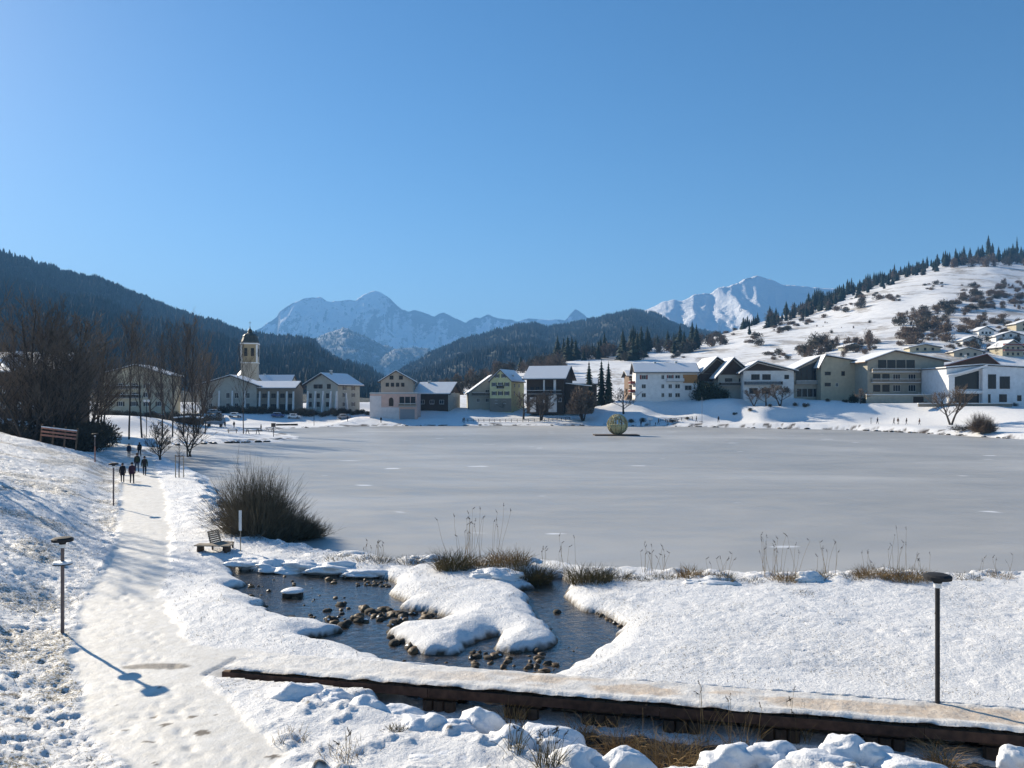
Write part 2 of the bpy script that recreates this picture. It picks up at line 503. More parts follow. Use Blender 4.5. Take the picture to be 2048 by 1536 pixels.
for px, py, d in [(400, 872, 168), (500, 868, 176), (340, 873, 165), (560, 852, 235), (450, 845, 240), (650, 846, 250), (480, 826, 275), (600, 823, 285), (715, 824, 278), (400, 828, 285), (280, 828, 270), (200, 830, 250),
                  (100, 832, 190), (0, 832, 160), (-200, 820, 160), (740, 834, 252), (835, 835, 250), (900, 838, 252), (900, 815, 285), (950, 828, 262), (1000, 808, 275), (1060, 830, 255), (1100, 812, 272), (1160, 832, 252), (1180, 812, 275),
                  (1245, 824, 254), (1270, 800, 268), (1360, 800, 268), (1420, 800, 262), (1330, 832, 246), (1330, 846, 238), (1450, 846, 234), (1450, 797, 256), (1530, 812, 246), (1560, 796, 256), (1650, 800, 248), (1600, 846, 228),
                  (1730, 806, 240), (1800, 806, 238), (1890, 808, 234), (1740, 848, 216), (1850, 851, 203), (1960, 812, 222), (2048, 818, 212), (1965, 858, 186), (2060, 862, 172), (2200, 830, 200), (2350, 860, 170),
                  (1300, 780, 310), (1500, 775, 310), (1700, 770, 310), (1900, 765, 310), (2100, 765, 300), (1000, 795, 320), (700, 805, 320), (400, 805, 320), (0, 800, 300), (-300, 795, 300), (2500, 790, 300)]:
    p = AT(px, py, d); CTRL.append((p.x, p.y, p.z))
CA = np.array(CTRL)
random.seed(11)
PRINTS = []
for (x0, y0, x1, y1, n) in [(-12.3, 17.2, -8.3, 15.2, 9), (-13.5, 20.5, -9.5, 17.0, 9), (-12.8, 15.8, -7.4, 14.2, 9), (-11.2, 14.4, -8.6, 17.8, 7), (9, 22.5, -1.5, 26, 14), (4, 29, 14, 23, 14)]:
    for k in range(n):
        f_ = (k + random.uniform(-.2, .2)) / n; a = math.atan2(y1 - y0, x1 - x0)
        s_ = .13 if k % 2 else -.13
        PRINTS.append((x0 + (x1 - x0) * f_ - math.sin(a) * s_, y0 + (y1 - y0) * f_ + math.cos(a) * s_, a))
for k in range(70):
    PRINTS.append((random.uniform(-14, -7.5), random.uniform(13, 20), random.uniform(0, 3)))
for k in range(90):
    yy_ = 14 + 34 * random.random() ** 1.3; q_ = [p for p in PATH if p[1] <= yy_][-1]; n_ = PATH[PATH.index(q_) + 1]; f_ = (yy_ - q_[1]) / (n_[1] - q_[1])
    PRINTS.append((q_[0] + (n_[0] - q_[0]) * f_ + random.uniform(-1.1, 1.1), yy_, math.atan2(n_[1] - q_[1], n_[0] - q_[0]) + random.uniform(-.25, .25) + PI * (k % 2)))
def idw(x, y):
    num = np.zeros(x.shape); den = np.zeros(x.shape)
    for cx, cy, cz in CA:
        w_ = 1.0 / ((x - cx) ** 2 + (y - cy) ** 2 + 12.0) ** 2.4
        num += w_ * cz; den += w_
    return num / den
def ground(x, y, full=False):
    x = np.asarray(x, float); y = np.asarray(y, float)
    near = sstep(62, 45, y)
    z = idw(x, y)
    z = np.where(y < 140, z * sstep(110, 140, y) + (1 - sstep(110, 140, y)) * np.minimum(z, .62), z)
    pd, hw, side = sdline(x, y, PATH)
    left = side > 0
    s = np.clip(pd - hw, 0, None)
    # the bank on the left of the path, ending in a crest
    fade = 1 - sstep(84, 108, y + .25 * (x + 45))
    slope = .31 * np.where(y < 26, .62 + .38 * sstep(14, 26, y), 1)
    rise = slope * s * sstep(0, 3.0, s) + .02 * fbm(x * .12, y * .12, 3, 5) * s
    rise = 9 * np.tanh(rise / 9)
    z = z + np.where(left, rise * fade, 0)
    # lumps of the snow on rough grass
    onp = sstep(.14, -.14, pd - hw + .30 * fbm(x * 1.3, y * 1.3, 3, 9))
    pd2, hw2, _ = sdline(x, y, PATH2)
    onp = np.maximum(onp, sstep(.3, -.2, pd2 - hw2 + .3 * fbm(x * 1.3, y * 1.3, 3, 19)))
    pits = np.clip(vn(x * 4.1, y * 4.4, 61) - .24, 0, 1) + .8 * np.clip(vn(x * 8.3, y * 7.9, 62) - .2, 0, 1)
    rough = (-.13 * pits * (y < 70) + .034 * fbm(x * 4.2, y * 4.2, 3, 1, .65)) * (.80 + .5 * left) + .06 * fbm(x * .9, y * .9, 3, 2) + .16 * fbm(x * .22, y * .22, 2, 3)
    tuft = np.clip(fbm(x * 2.1, y * 2.1, 3, 31), 0, 1) ** 1.3
    hump = sstep(.2, -1.5, (y - 19.2 + .18 * (x - 2)))  # hummocky snow in front of the bridge
    rough = rough + hump * sstep(-6.5, -4.5, x) * (.32 * tuft + .10 * fbm(x * 1.1, y * 1.1, 2, 33))
    z = z + np.where(y < 130, rough * (1 - .85 * onp) * (1 + .7 * left), .25 * fbm(x * .1, y * .1, 4, 8)) - .05 * onp * (y < 100)
    # footprints
    for fx, fy, fa in (PRINTS if full else []):
        k = (abs(x - fx) < .5) & (abs(y - fy) < .5)
        if not k.any(): continue
        dx = x[k] - fx; dy = y[k] - fy
        u = dx * math.cos(fa) + dy * math.sin(fa); v = -dx * math.sin(fa) + dy * math.cos(fa)
        r2 = (u / .19) ** 2 + (v / .10) ** 2
        z[k] -= np.where(onp[k] > .5, .026, .055) * np.exp(-r2 ** 1.5)
    bu, bv = bridge_uv(x, y)
    z = np.where((bv > 1.26) & (bv < 3.6) & (bu > 7), np.maximum(z, .695 - .07 * (bv - 1.3) - .5 * sstep(11, 8, bu) - .05 * np.abs(fbm(x * 2, y * 2, 3, 77))), z)
    # water hollows
    wob = 1.1 * fbm(x * .55, y * .55, 5, 21)
    sl_ = sdpoly(x, y, LAKE)
    z = z + (y < 60) * .34 * np.clip(fbm(x * 1.3, y * 1.3, 4, 27), -.15, 1) * sstep(4.5, 1.0, sl_) * sstep(-1, .5, sl_)
    lk = np.where(y > 120, (.12 + .20 * sstep(0, 60, x)) * sl_ + .35 * fbm(x * .25, y * .25, 4, 22), .42 * (sl_ + wob))
    hum = 1 + np.where(y < 100, 1.1, 0) * np.clip(fbm(x * .8, y * .8, 3, 23), -.2, 1)
    z = np.minimum(z, np.where(lk > 0, lk * hum, lk) - .02)
    z = np.maximum(z, -1.2)
    sp_ = np.full(x.shape, 50.0); k = y < 48
    sd_ = np.full(x.shape, 50.0)
    if k.any():
        sp_[k] = sdpoly(x[k], y[k], POND) + .22 * fbm(x[k] * 1.5, y[k] * 1.5, 3, 25)
        sd_[k] = sdpoly(x[k], y[k], DITCH) + .4 * fbm(x[k] * 1.3, y[k] * 1.3, 3, 26)
    e = .10 + np.where(sp_ > 0, .20 * (1 - np.exp(-sp_ / .12)) + .26 * sp_, 1.0 * sp_)
    z = np.minimum(z, np.maximum(e, -.35))
    sd_ = np.where((bv > 1.2) & (bu > 8.5), 50.0, sd_)
    e = -.05 + np.where(sd_ > 0, .75 * sd_, .5 * sd_)
    z = np.minimum(z, np.maximum(e, -.45))
    # under the footbridge the bank is lower than the deck
    bu, bv = bridge_uv(x, y)
    ub = sstep(-.5, 1.5, bu) * (bv > -.25) * (bv < 1.45)
    z = np.where((ub > 0) & (bv < 1.26), np.minimum(z, .45 - .40 * ub * (1 - .85 * sstep(.55, 1.2, bv))), z)
    shelf = (bu > 3.5) & (bv > -.30 + .35 * fbm(x * 1.7, y * 1.7, 2, 93)) & (bv < .75)
    z = np.where(shelf, np.maximum(z, -.03 + .03 * fbm(x * 3, y * 3, 3, 94)), z)
    if not full: return z
    bare = np.maximum(sstep(.26, .14, z + .14 * fbm(x * 2.5, y * 2.5, 3, 97)) * (sp_ < .9), sstep(.30, .05, z) * (sd_ < 1.2))
    bare = np.maximum(bare, sstep(.34, .12, z + .3 * fbm(x * 1.8, y * 1.8, 3, 98)) * (sl_ < 3) * (sl_ > -.5) * (y < 60))
    bare = np.maximum(bare, (sl_ < 3.5) * (y > 100) * sstep(.05, .35, fbm(x * .5, y * .5, 3, 41)))
    puddle = ((x + 9.55) / 1.0) ** 2 + ((y - 21.55) / .27) ** 2 + .9 * fbm(x * 3, y * 3, 3, 44)
    bare = np.maximum(bare, .75 * sstep(1.1, .5, puddle))
    bare = np.where((bv > .55) & (bv < 1.3) & (bu > 8.5), 0, bare)
    bare = np.where(shelf, 0, np.maximum(bare, ub * (bv < .6)))
    crest = left * sstep(8, 0, s) * sstep(60, 75, y) * fade * .5
    bare = np.maximum(bare, crest * sstep(.0, .3, fbm(x * .9, y * .9, 3, 47)))
    bare = np.maximum(bare, .9 * (tuft > .42) * hump * sstep(.30, .5, vn(x * 5, y * 5, 49) + .5))
    grassy = np.where(left, .78, .42) * (1 - onp) * (y < 130) + .35 * (1 - onp) * sstep(0, .3, fbm(x * .3, y * .3, 3, 55)) * (y < 130)
    return z, onp, bare, grassy

# terrain sheet: dense near the camera, coarser with distance
ys = [8.0]
while ys[-1] < 62: ys.append(ys[-1] + (ys[-1] + 12) * .0027)
while ys[-1] < 330: ys.append(ys[-1] + (ys[-1] + 12) * min(.009, .0027 + (ys[-1] - 62) * .0002))
ys = np.array(ys)
ss = np.linspace(-1.0, .95, 820)
YY, S_ = np.meshgrid(ys, ss, indexing='ij')
XX = (YY + 12) * S_ * np.where(YY > 0, 1, 1)
shape = XX.shape
z, pa, ba, gr = ground(XX.ravel(), YY.ravel(), True)
V = np.stack([XX.ravel(), YY.ravel(), z], 1)
I = np.arange(shape[0] * shape[1]).reshape(shape)
Q = np.stack([I[:-1, :-1].ravel(), I[:-1, 1:].ravel(), I[1:, 1:].ravel(), I[1:, :-1].ravel()], 1)
ter = link('snowy_ground', npmesh('snowy_ground', V, Q, 'snow_ground', True, dict(path=pa, bare=ba, grassy=gr)))
tag(ter, 'snow covered shore ground round the frozen lake with a trodden path', 'ground', kind='structure')
print('terrain', len(V))

# a broad sheet below everything, out to the horizon
me = npmesh('valley_floor', [(-14000, -3000, -1.6), (14000, -3000, -1.6), (14000, 17000, -1.6), (-14000, 17000, -1.6)], [(0, 1, 2, 3)], 'snow_hill', False)
tag(link('valley_floor', me), 'flat snowy valley floor stretching to the foot of the mountains', 'ground', kind='structure')

def sheet(name, mat, poly, z, cell, grow, x0, x1, y0, y1, label, extra=None):
    gx = np.arange(x0, x1 + cell, cell); gy = np.arange(y0, y1 + cell, cell)
    X, Y = np.meshgrid(gx, gy)
    sd = sdpoly(X, Y, poly)
    if extra is not None: sd = np.minimum(sd, sdpoly(X, Y, extra))
    ok = sd < grow
    I = np.arange(X.size).reshape(X.shape)
    k = ok[:-1, :-1] & ok[:-1, 1:] & ok[1:, 1:] & ok[1:, :-1]
    Q = np.stack([I[:-1, :-1][k], I[:-1, 1:][k], I[1:, 1:][k], I[1:, :-1][k]], 1)
    used = np.unique(Q); mp_ = np.zeros(X.size, int); mp_[used] = np.arange(len(used))
    V = np.stack([X.ravel()[used], Y.ravel()[used], np.full(len(used), z)], 1)
    return tag(link(name, npmesh(name, V, mp_[Q], mat, False)), label, 'water', kind='structure')
sheet('frozen_lake', 'lake_ice', LAKE, 0.0, 1.6, 4.0, -115, 260, 30, 262, 'grey frozen lake surface with pale streaks of thin snow')
sheet('stream_water', 'stream_water', POND, .10, .3, .9, -16, 16, 13, 38, 'dark open water of the stream pond reflecting the blue sky')
sheet('ditch_water', 'stream_water', DITCH, -.10, .3, .9, -5, 17, 12, 22.2, 'dark water in the ditch below the footbridge')

def gz(x, y): return float(ground(np.array([x]), np.array([y]))[0])
def pick(px, py, lo=14, hi=320):
    """where the line of sight of a pixel meets the ground"""
    ds = np.geomspace(lo, hi, 900)
    x = (px - CX) / F * ds; zr = CAMZ - (py - HY) / F * ds
    g = np.maximum(ground(x, ds), 0)
    k = np.nonzero(zr <= g)[0]
    i = k[0] if len(k) else len(ds) - 1
    return Vector((x[i], ds[i], g[i]))
# ------------------------------------------------------------------ hills and mountains
def interp(pts, px):
    a = np.array(pts, float)
    return np.interp(px, a[:, 0], a[:, 1])
class Ridge:
    """a hill whose crest line is given by its bearing and height; it runs forward to its foot and back down behind"""
    def __init__(s, name, sky, dist, foot, z0, mat, label, nx, nt_, amp, freq, p=1.15, seed=0, cat='hill', tip=0.0, rock=0.0, octv=6, smooth=0):
        px = np.linspace(sky[0][0], sky[-1][0], nx)
        D = interp(dist, px); d0 = interp(foot, px) if isinstance(foot, list) else np.full(nx, float(foot))
        zr = CAMZ + (HY - interp(sky, px)) / F * D
        if smooth:
            kk = np.exp(-np.linspace(-2.5, 2.5, 2 * smooth + 1) ** 2); kk /= kk.sum()
            for _ in range(2): zr = np.convolve(np.pad(zr, smooth, 'edge'), kk, 'valid'); D = np.convolve(np.pad(D, smooth, 'edge'), kk, 'valid')
        zr = zr + tip * fbm(px * .09, px * 0 + 3, 4, seed + 5) * 2
        tt = np.concatenate([np.linspace(0, 1, nt_), 1 + np.linspace(.04, .5, max(6, nt_ // 6))])
        T, P = np.meshgrid(tt, px, indexing='ij')
        _, DD = np.meshgrid(tt, D, indexing='ij'); _, D0 = np.meshgrid(tt, d0, indexing='ij'); _, ZR = np.meshgrid(tt, zr, indexing='ij')
        d = D0 + (DD - D0) * T
        x = (P - CX) / F * d
        prof = np.where(T <= 1, T ** p, 1 - (T - 1) * 1.6)
        env = np.where(T <= 1, np.clip(4 * T * (1 - T), 0, 1) ** .7, .2)
        n = fbm(x * freq, d * freq * .8, octv, seed, .52)
        if rock: n = n - rock * np.abs(fbm(x * freq * 1.7, d * freq * .5, 5, seed + 9)) * 1.6
        z = z0 + (ZR - z0) * prof + amp * n * env
        s.px, s.D, s.x, s.d, s.z, s.nt = px, D, x, d, z, nt_
        s.app = HY - (z - CAMZ) / d * F                      # apparent row
        V = np.stack([x.ravel(), d.ravel(), z.ravel()], 1)
        I = np.arange(x.size).reshape(x.shape)
        Q = np.stack([I[:-1, :-1].ravel(), I[:-1, 1:].ravel(), I[1:, 1:].ravel(), I[1:, :-1].ravel()], 1)
        s.o = tag(link(name, npmesh(name, V, Q, mat, True)), label, cat, kind='structure')
    def pick(s, px, py):
        c_ = int(np.clip(np.searchsorted(s.px, px), 1, len(s.px) - 1))
        a = s.app[:s.nt, c_]
        k = np.nonzero(a <= py)[0]
        i = k[0] if len(k) else s.nt - 1
        return Vector((s.x[i, c_], s.d[i, c_], s.z[i, c_]))
    def rand(s, n, rng, t0=0, t1=1.0):
        i = rng.uniform(t0, t1, n) ** .8 * (s.nt - 1); j = rng.uniform(0, len(s.px) - 1.001, n)
        i0 = i.astype(int).clip(0, s.nt - 2); j0 = j.astype(int); fi = i - i0; fj = j - j0
        def L(A):
            return (A[i0, j0] * (1 - fi) + A[i0 + 1, j0] * fi) * (1 - fj) + (A[i0, j0 + 1] * (1 - fi) + A[i0 + 1, j0 + 1] * fi) * fj
        return L(s.x), L(s.d), L(s.z)

high = Ridge('high_mountains', [(300, 745), (400, 715), (500, 668), (529, 651), (553, 633), (559, 622), (582, 607), (608, 598), (641, 593), (652, 601), (664, 604), (693, 600), (711, 601), (726, 589), (749, 582), (764, 586), (781, 598),
        (793, 610), (805, 619), (816, 623), (828, 619), (852, 627), (869, 632), (887, 625), (910, 636), (931, 645), (937, 641), (951, 636), (960, 637), (975, 629), (992, 635), (1016, 639), (1036, 643), (1057, 637), (1100, 639),
        (1130, 641), (1150, 619), (1158, 622), (1175, 636), (1200, 642), (1300, 640), (1450, 650), (1700, 660)], [(300, 8200), (1700, 9500)], [(300, 6900), (1700, 8300)], 100, 'high_mountain', 'high snow covered mountain range in blue shade at the end of the valley', 620, 150, 420, .0011, 1.25, 3, 'mountain', 6, 1.0)
mid = Ridge('wooded_foothill', [(400, 760), (520, 715), (600, 690), (629, 677), (664, 662), (687, 655), (705, 661), (734, 674), (764, 689), (793, 697), (837, 694), (881, 703), (930, 715), (1000, 735), (1100, 760)], [(400, 5200), (1100, 5200)], 3600, 30, 'foothill_wood',
        'blue wooded foothill below the high mountain range', 260, 60, 120, .003, 1.1, 13, 'hill', 4, .5)
rmt = Ridge('right_mountain', [(1150, 720), (1240, 650), (1288, 622), (1326, 603), (1349, 600), (1365, 603), (1387, 589), (1420, 586), (1439, 575), (1477, 567), (1486, 558), (1515, 551), (1538, 558), (1562, 568), (1628, 575), (1720, 582), (1900, 600), (2200, 620)],
        [(1150, 5600), (2200, 5600)], 4300, 60, 'right_mountain', 'snowy mountain with a rocky dark summit behind the right hillside', 360, 110, 110, .0022, 1.1, 27, 'mountain', 4, .9)
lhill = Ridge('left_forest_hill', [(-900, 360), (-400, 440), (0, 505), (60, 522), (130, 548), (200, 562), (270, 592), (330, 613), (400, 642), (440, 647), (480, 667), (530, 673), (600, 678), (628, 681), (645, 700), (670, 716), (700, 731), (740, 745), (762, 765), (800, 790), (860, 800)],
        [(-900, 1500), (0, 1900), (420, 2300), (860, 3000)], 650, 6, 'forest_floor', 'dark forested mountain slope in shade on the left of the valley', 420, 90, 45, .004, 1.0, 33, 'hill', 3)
chill = Ridge('centre_forest_hill', [(700, 800), (770, 765), (808, 738), (857, 716), (910, 690), (954, 675), (992, 663), (1027, 655), (1057, 650), (1074, 650), (1100, 658), (1145, 648), (1189, 638), (1230, 627), (1262, 620), (1283, 623), (1316, 630), (1345, 650), (1400, 662), (1600, 690)],
        [(700, 2600), (1600, 3400)], 900, 6, 'forest_floor', 'dark blue forested hill in the middle of the valley', 300, 80, 40, .005, 1.0, 43, 'hill', 3)
rhill = Ridge('right_hillside', [(780, 800), (830, 792), (880, 775), (950, 757), (1050, 737), (1120, 718), (1200, 708), (1270, 698), (1380, 686), (1450, 668), (1520, 645), (1620, 616), (1700, 585), (1800, 550), (1880, 526), (1980, 514), (2048, 520), (2200, 530), (2500, 560), (2900, 600)],
        [(830, 430), (1050, 560), (1200, 640), (1450, 820), (1700, 1050), (1980, 1250), (2900, 1500)], 290, 5, 'snow_hill', 'open snowy hillside with bushes on the right', 520, 200, 7, .006, 1.02, 53, 'hill', 0, 0, 4, 14)

def forest(name, ridge, n, hlo, hhi, seed, label, t0=.0, keep=None, mat='far_needle'):
    rng = np.random.default_rng(seed)
    x, d, z = ridge.rand(n, rng, t0)
    if keep is not None:
        k = keep(x, d, z); x, d, z = x[k], d[k], z[k]
    n = len(x); h = rng.uniform(hlo, hhi, n); r = h * rng.uniform(.16, .26, n); a0 = rng.uniform(0, 6.28, n)
    V = np.zeros((n, 11, 3))
    for k in range(5):
        a = a0 + k * 2 * PI / 5
        V[:, k] = np.stack([x + r * np.cos(a), d + r * np.sin(a), z - h * .05], 1)
        a = a + .6
        V[:, 5 + k] = np.stack([x + .62 * r * np.cos(a), d + .62 * r * np.sin(a), z + h * (.42 + .05 * (k % 2))], 1)
    V[:, 10] = np.stack([x, d, z + h], 1)
    o = (np.arange(n) * 11)[:, None, None]
    f = []
    for k in range(5):
        j = (k + 1) % 5
        f += [(k, j, 5 + k), (j, 5 + j, 5 + k), (5 + k, 5 + j, 10)]
    Fq = (np.array(f)[None] + o).reshape(-1, 3)
    return tag(link(name, npmesh(name, V.reshape(-1, 3), Fq, mat, False)), label, 'forest', kind='stuff')
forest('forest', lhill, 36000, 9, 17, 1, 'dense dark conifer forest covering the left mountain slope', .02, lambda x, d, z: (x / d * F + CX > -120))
forest('forest', chill, 20000, 8, 15, 2, 'dense conifer forest covering the blue hill in the valley centre', .05)
forest('forest', mid, 2600, 10, 20, 3, 'distant woods covering the foothill below the high mountains', .3)
# ------------------------------------------------------------------ air
hz, t, b = newmat('haze')
t.nodes.remove(b)
pv = node(t, 'ShaderNodeVolumePrincipled', Density=.00012, Anisotropy=0.1)
pv.inputs['Color'].default_value = (.20, .50, 1.0, 1)
t.links.new(pv.outputs[0], t.nodes['Material Output'].inputs['Volume'])
hb = MB().box(0, 5500, 610, 20000, 13000, 1225)
ho = hb.build('haze', 'haze')
tag(ho, 'thin blue haze of cold air filling the valley', 'haze', kind='stuff')
# ------------------------------------------------------------------ trees and bushes
def rdir(rng, up, spread):
    a = rng.uniform(0, 2 * PI)
    return Vector((math.cos(a) * spread, math.sin(a) * spread, up)).normalized()
def bare_tree(name, label, cat, H, rad, bark, twig, seed, spread=.7, kids_=(12, 7, 6), first=.25, up=.55, trunks=1, twigw=.022, crown=1.0):
    rng = random.Random(seed)
    T = MB(); B = MB(); W = MB()
    def limb(mb, p, d, L, r, n, sides, wob, grav=0):
        pts = [p.copy()]; rs = [r]
        for k in range(n):
            d = (d + Vector((rng.uniform(-wob, wob), rng.uniform(-wob, wob), rng.uniform(-wob, wob) + grav))).normalized()
            pts.append(pts[-1] + d * L / n); rs.append(r * (1 - .8 * (k + 1) / n) + .003)
        mb.tube(pts, rs, sides, False)
        return pts
    def along(pts, f):
        k = min(int(f * (len(pts) - 1)), len(pts) - 2); g = f * (len(pts) - 1) - k
        return pts[k].lerp(pts[k + 1], g), (pts[k + 1] - pts[k]).normalized()
    for tr in range(trunks):
        d0 = Vector((rng.uniform(-.1, .1), rng.uniform(-.1, .1), 1)) if trunks == 1 else Vector((rng.uniform(-.35, .35), rng.uniform(-.35, .35), 1))
        tp = limb(T, Vector((rng.uniform(-.2, .2) * (trunks > 1), rng.uniform(-.2, .2) * (trunks > 1), -.3)), d0.normalized(), H * rng.uniform(.85, 1.0), rad, 8, 7, .07, .05)
        for i in range(kids_[0]):
            f = first + (1 - first) * (i + rng.random()) / kids_[0] * .98
            p, d = along(tp, f)
            q = rdir(rng, up, spread)
            L = H * (.46 * (1 - f) ** .7 + .07) * rng.uniform(.7, 1.15) * crown
            bp = limb(B, p, (q + d * .25).normalized(), L, rad * .42 * (1 - f) + .02, 5, 4, .16, .06)
            for j in range(kids_[1]):
                g = .2 + .8 * (j + rng.random()) / kids_[1]
                p2, d2 = along(bp, min(g, .99))
                q2 = (d2 * .7 + rdir(rng, .35, .9) * .75).normalized()
                L2 = L * rng.uniform(.3, .55)
                cp = limb(B, p2, q2, L2, .022, 3, 3, .2, .05)
                for k in range(kids_[2]):
                    p3, d3 = along(cp, rng.uniform(.15, .99))
                    q3 = (d3 * .8 + rdir(rng, .4, .9) * .7).normalized()
                    L3 = L2 * rng.uniform(.35, .7)
                    e = p3 + q3 * L3; m_ = p3.lerp(e, .5) + Vector((rng.uniform(-.1, .1), rng.uniform(-.1, .1), .05)) * L3
                    W.tube([p3, m_, e], [twigw, twigw * .7, twigw * .25], 3, False)
                    q4 = (q3 + rdir(rng, .3, .9) * .7).normalized()
                    W.tube([m_, m_ + q4 * L3 * .6], [twigw * .6, twigw * .25], 3, False)
    root = thing(name, label, cat)
    T.build('trunk', bark, root, True)
    br = B.build('crown', bark, root)
    W.build('twigs', twig, br)
    return Proto(root)
def conifer(name, label, H, Rr, seed, tiers=15, mat='needle', snowy=False):
    rng = random.Random(seed)
    T = MB().tube([(0, 0, -.5), (0, 0, H * .5), (0, 0, H * .97)], [H * .018, H * .011, .02], 6)
    C = MB()
    for i in range(tiers):
        f = i / (tiers - 1)
        zc = H * (.10 + .86 * f)
        r = Rr * (1 - f) ** .68 * rng.uniform(.72, 1.18) + .16
        nb = max(5, int(10 - 4 * f)); a0 = rng.uniform(0, 6)
        for k in range(nb):
            a = a0 + 2 * PI * k / nb + rng.uniform(-.2, .2)
            rr = r * rng.uniform(.7, 1.12); w_ = rr * .42 + .08; dr = -rr * rng.uniform(.25, .5)
            ca, sa = math.cos(a), math.sin(a)
            top = (0, 0, zc + H / tiers * .9)
            l = (ca * rr * .55 - sa * w_, sa * rr * .55 + ca * w_, zc + dr * .55); q = (ca * rr * .55 + sa * w_, sa * rr * .55 - ca * w_, zc + dr * .55)
            tip = (ca * rr, sa * rr, zc + dr); mid_ = (ca * rr * .5, sa * rr * .5, zc + dr * .3 + .12 * rr)
            C.tri(top, l, mid_); C.tri(top, mid_, q); C.tri(l, tip, mid_); C.tri(mid_, tip, q)
    root = thing(name, label, 'conifer')
    T.build('trunk', 'bark', root); C.build('crown', mat, root)
    return Proto(root)
def clump(name, label, cat, rx, h, n, size, seed, mat, trunk=True, low=0.0):
    """a leafless bush seen from far off: a loose cloud of twig tufts on stems"""
    rng = random.Random(seed)
    C = MB(); S = MB()
    lobes = [(rng.uniform(-.5, .5) * rx, rng.uniform(-.5, .5) * rx, h * rng.uniform(.16, .5) + low * .5, rng.uniform(.4, .8)) for _ in range(7)]
    for i in range(n):
        lx, ly, lz, lr = rng.choice(lobes)
        v = Vector((rng.gauss(0, 1), rng.gauss(0, 1), rng.gauss(0, 1))).normalized() * rng.random() ** .4
        p = Vector((lx + v.x * rx * lr, ly + v.y * rx * lr, max(low, lz + v.z * h * .5 * lr * 1.2)))
        d = (Vector((v.x, v.y, abs(v.z) + .5)) + Vector((rng.uniform(-.5, .5), rng.uniform(-.5, .5), rng.uniform(-.2, .6)))).normalized()
        sd = d.orthogonal().normalized(); sd = Matrix.Rotation(rng.uniform(0, 6), 3, d) @ sd
        L = size * rng.uniform(.6, 1.5); w_ = size * rng.uniform(.12, .3)
        C.tri(p - sd * w_, p + sd * w_, p + d * L); C.tri(p, p + d * L * .8 + sd * w_ * 2.2, p + d * L * .5 + sd * w_ * .6)
    for k in range(7):
        l = lobes[k % 7]
        S.tube([(rng.uniform(-.2, .2), rng.uniform(-.2, .2), -.4), (l[0] * .5, l[1] * .5, l[2] * .6), (l[0], l[1], l[2] + h * .2)], [.02 * h, .014 * h, .005 * h], 4)
    root = thing(name, label, cat)
    S.build('stem', 'bark', root); C.build('foliage' if mat.endswith('needle') else 'twigs', mat, root)
    return Proto(root)

CON = [conifer('pine_tree', 'x', 20, 5.0, 1, 15), conifer('pine_tree', 'x', 17, 5.8, 2, 12), conifer('pine_tree', 'x', 21, 4.4, 3, 17)]
BSH = [clump('hillside_bush', 'x', 'bush', 4.0, 5.0, 520, .8, s_, 'bush_brown') for s_ in (1, 2)] + [clump('hillside_bush', 'x', 'bush', 4.5, 6.0, 560, .9, 3, 'bush_dark')]
BTR = [clump('hillside_tree', 'x', 'tree', 4.5, 11, 620, 1.0, 4, 'bush_dark'), clump('hillside_tree', 'x', 'tree', 3.6, 12, 560, 1.0, 5, 'bush_brown')]
rng = random.Random(99)
def strew(protos, ridge, box, n, smin, smax, label, group, slope=0.0):
    """n single plants between the four pixel bounds, climbing to the right by slope"""
    x0, x1, y0, y1 = box
    for k in range(int(n * 1.6)):
        u = rng.random(); px = x0 + (x1 - x0) * u
        py = y0 + (y1 - y0) * rng.random() - slope * (u - .5)
        p = ridge.pick(px, py)
        s_ = rng.uniform(smin * .5, smax * .95)
        rng.choice(protos).place(p + Vector((0, 0, -.2)), rng.uniform(0, 6), (s_ * rng.uniform(.8, 1.3), s_, s_ * rng.uniform(.8, 1.2)), label, group)
# dark conifers along the left edge of the right hill
for (x0, x1, n, s0, s1) in [(1483, 1520, 10, .4, .8), (1520, 1608, 34, .35, .95), (1608, 1645, 26, .6, 1.2), (1640, 1700, 40, .5, 1.1), (1700, 1790, 50, .4, 1.05), (1790, 1880, 44, .35, 1.0)]:
    for k in range(n):
        px = rng.uniform(x0, x1); sk = interp([(1450, 668), (1520, 645), (1620, 616), (1700, 585), (1800, 550), (1880, 526)], px)
        p = rhill.pick(px, sk + rng.uniform(-3, 22) * rng.random())
        s_ = rng.uniform(s0, s1)
        if rng.random() < .40: rng.choice(BTR).place(p + Vector((0, 0, -.3)), rng.uniform(0, 6), s_ * rng.uniform(.9, 1.5), 'leafless tree among the conifers along the skyline edge of the right hillside', 'leafless trees along the edge of the right hill')
        rng.choice(CON).place(p + Vector((0, 0, -.3)), rng.uniform(0, 6), (s_ * rng.uniform(.8, 1.3), s_, s_ * rng.uniform(.75, 1.1)), 'dark pointed conifer in the wood along the skyline edge of the right hillside', 'conifers along the edge of the right hill')
for k in range(90):
    px = rng.uniform(1885, 2120); sk = interp([(1880, 526), (1980, 514), (2048, 520), (2200, 530)], px)
    p = rhill.pick(px, sk + rng.uniform(-3, 10))
    rng.choice(CON).place(p, rng.uniform(0, 6), rng.uniform(.45, 1.25), 'dark conifer in the small wood crowning the right hill', 'conifers on top of the right hill')
for k in range(26):
    px = rng.uniform(1900, 2100); p = rhill.pick(px, 524 + rng.uniform(-2, 12))
    rng.choice(BTR).place(p, rng.uniform(0, 6), rng.uniform(1.0, 1.6), 'leafless tree in the small wood crowning the right hill', 'leafless trees on top of the right hill')
p = rhill.pick(1976, 512); CON[2].place(p, 1, 1.75, 'tallest lone conifer rising above the hilltop wood')
p = rhill.pick(2031, 516); CON[0].place(p, 2, (.8, .8, 1.9), 'thin lone conifer standing apart right of the hilltop wood')
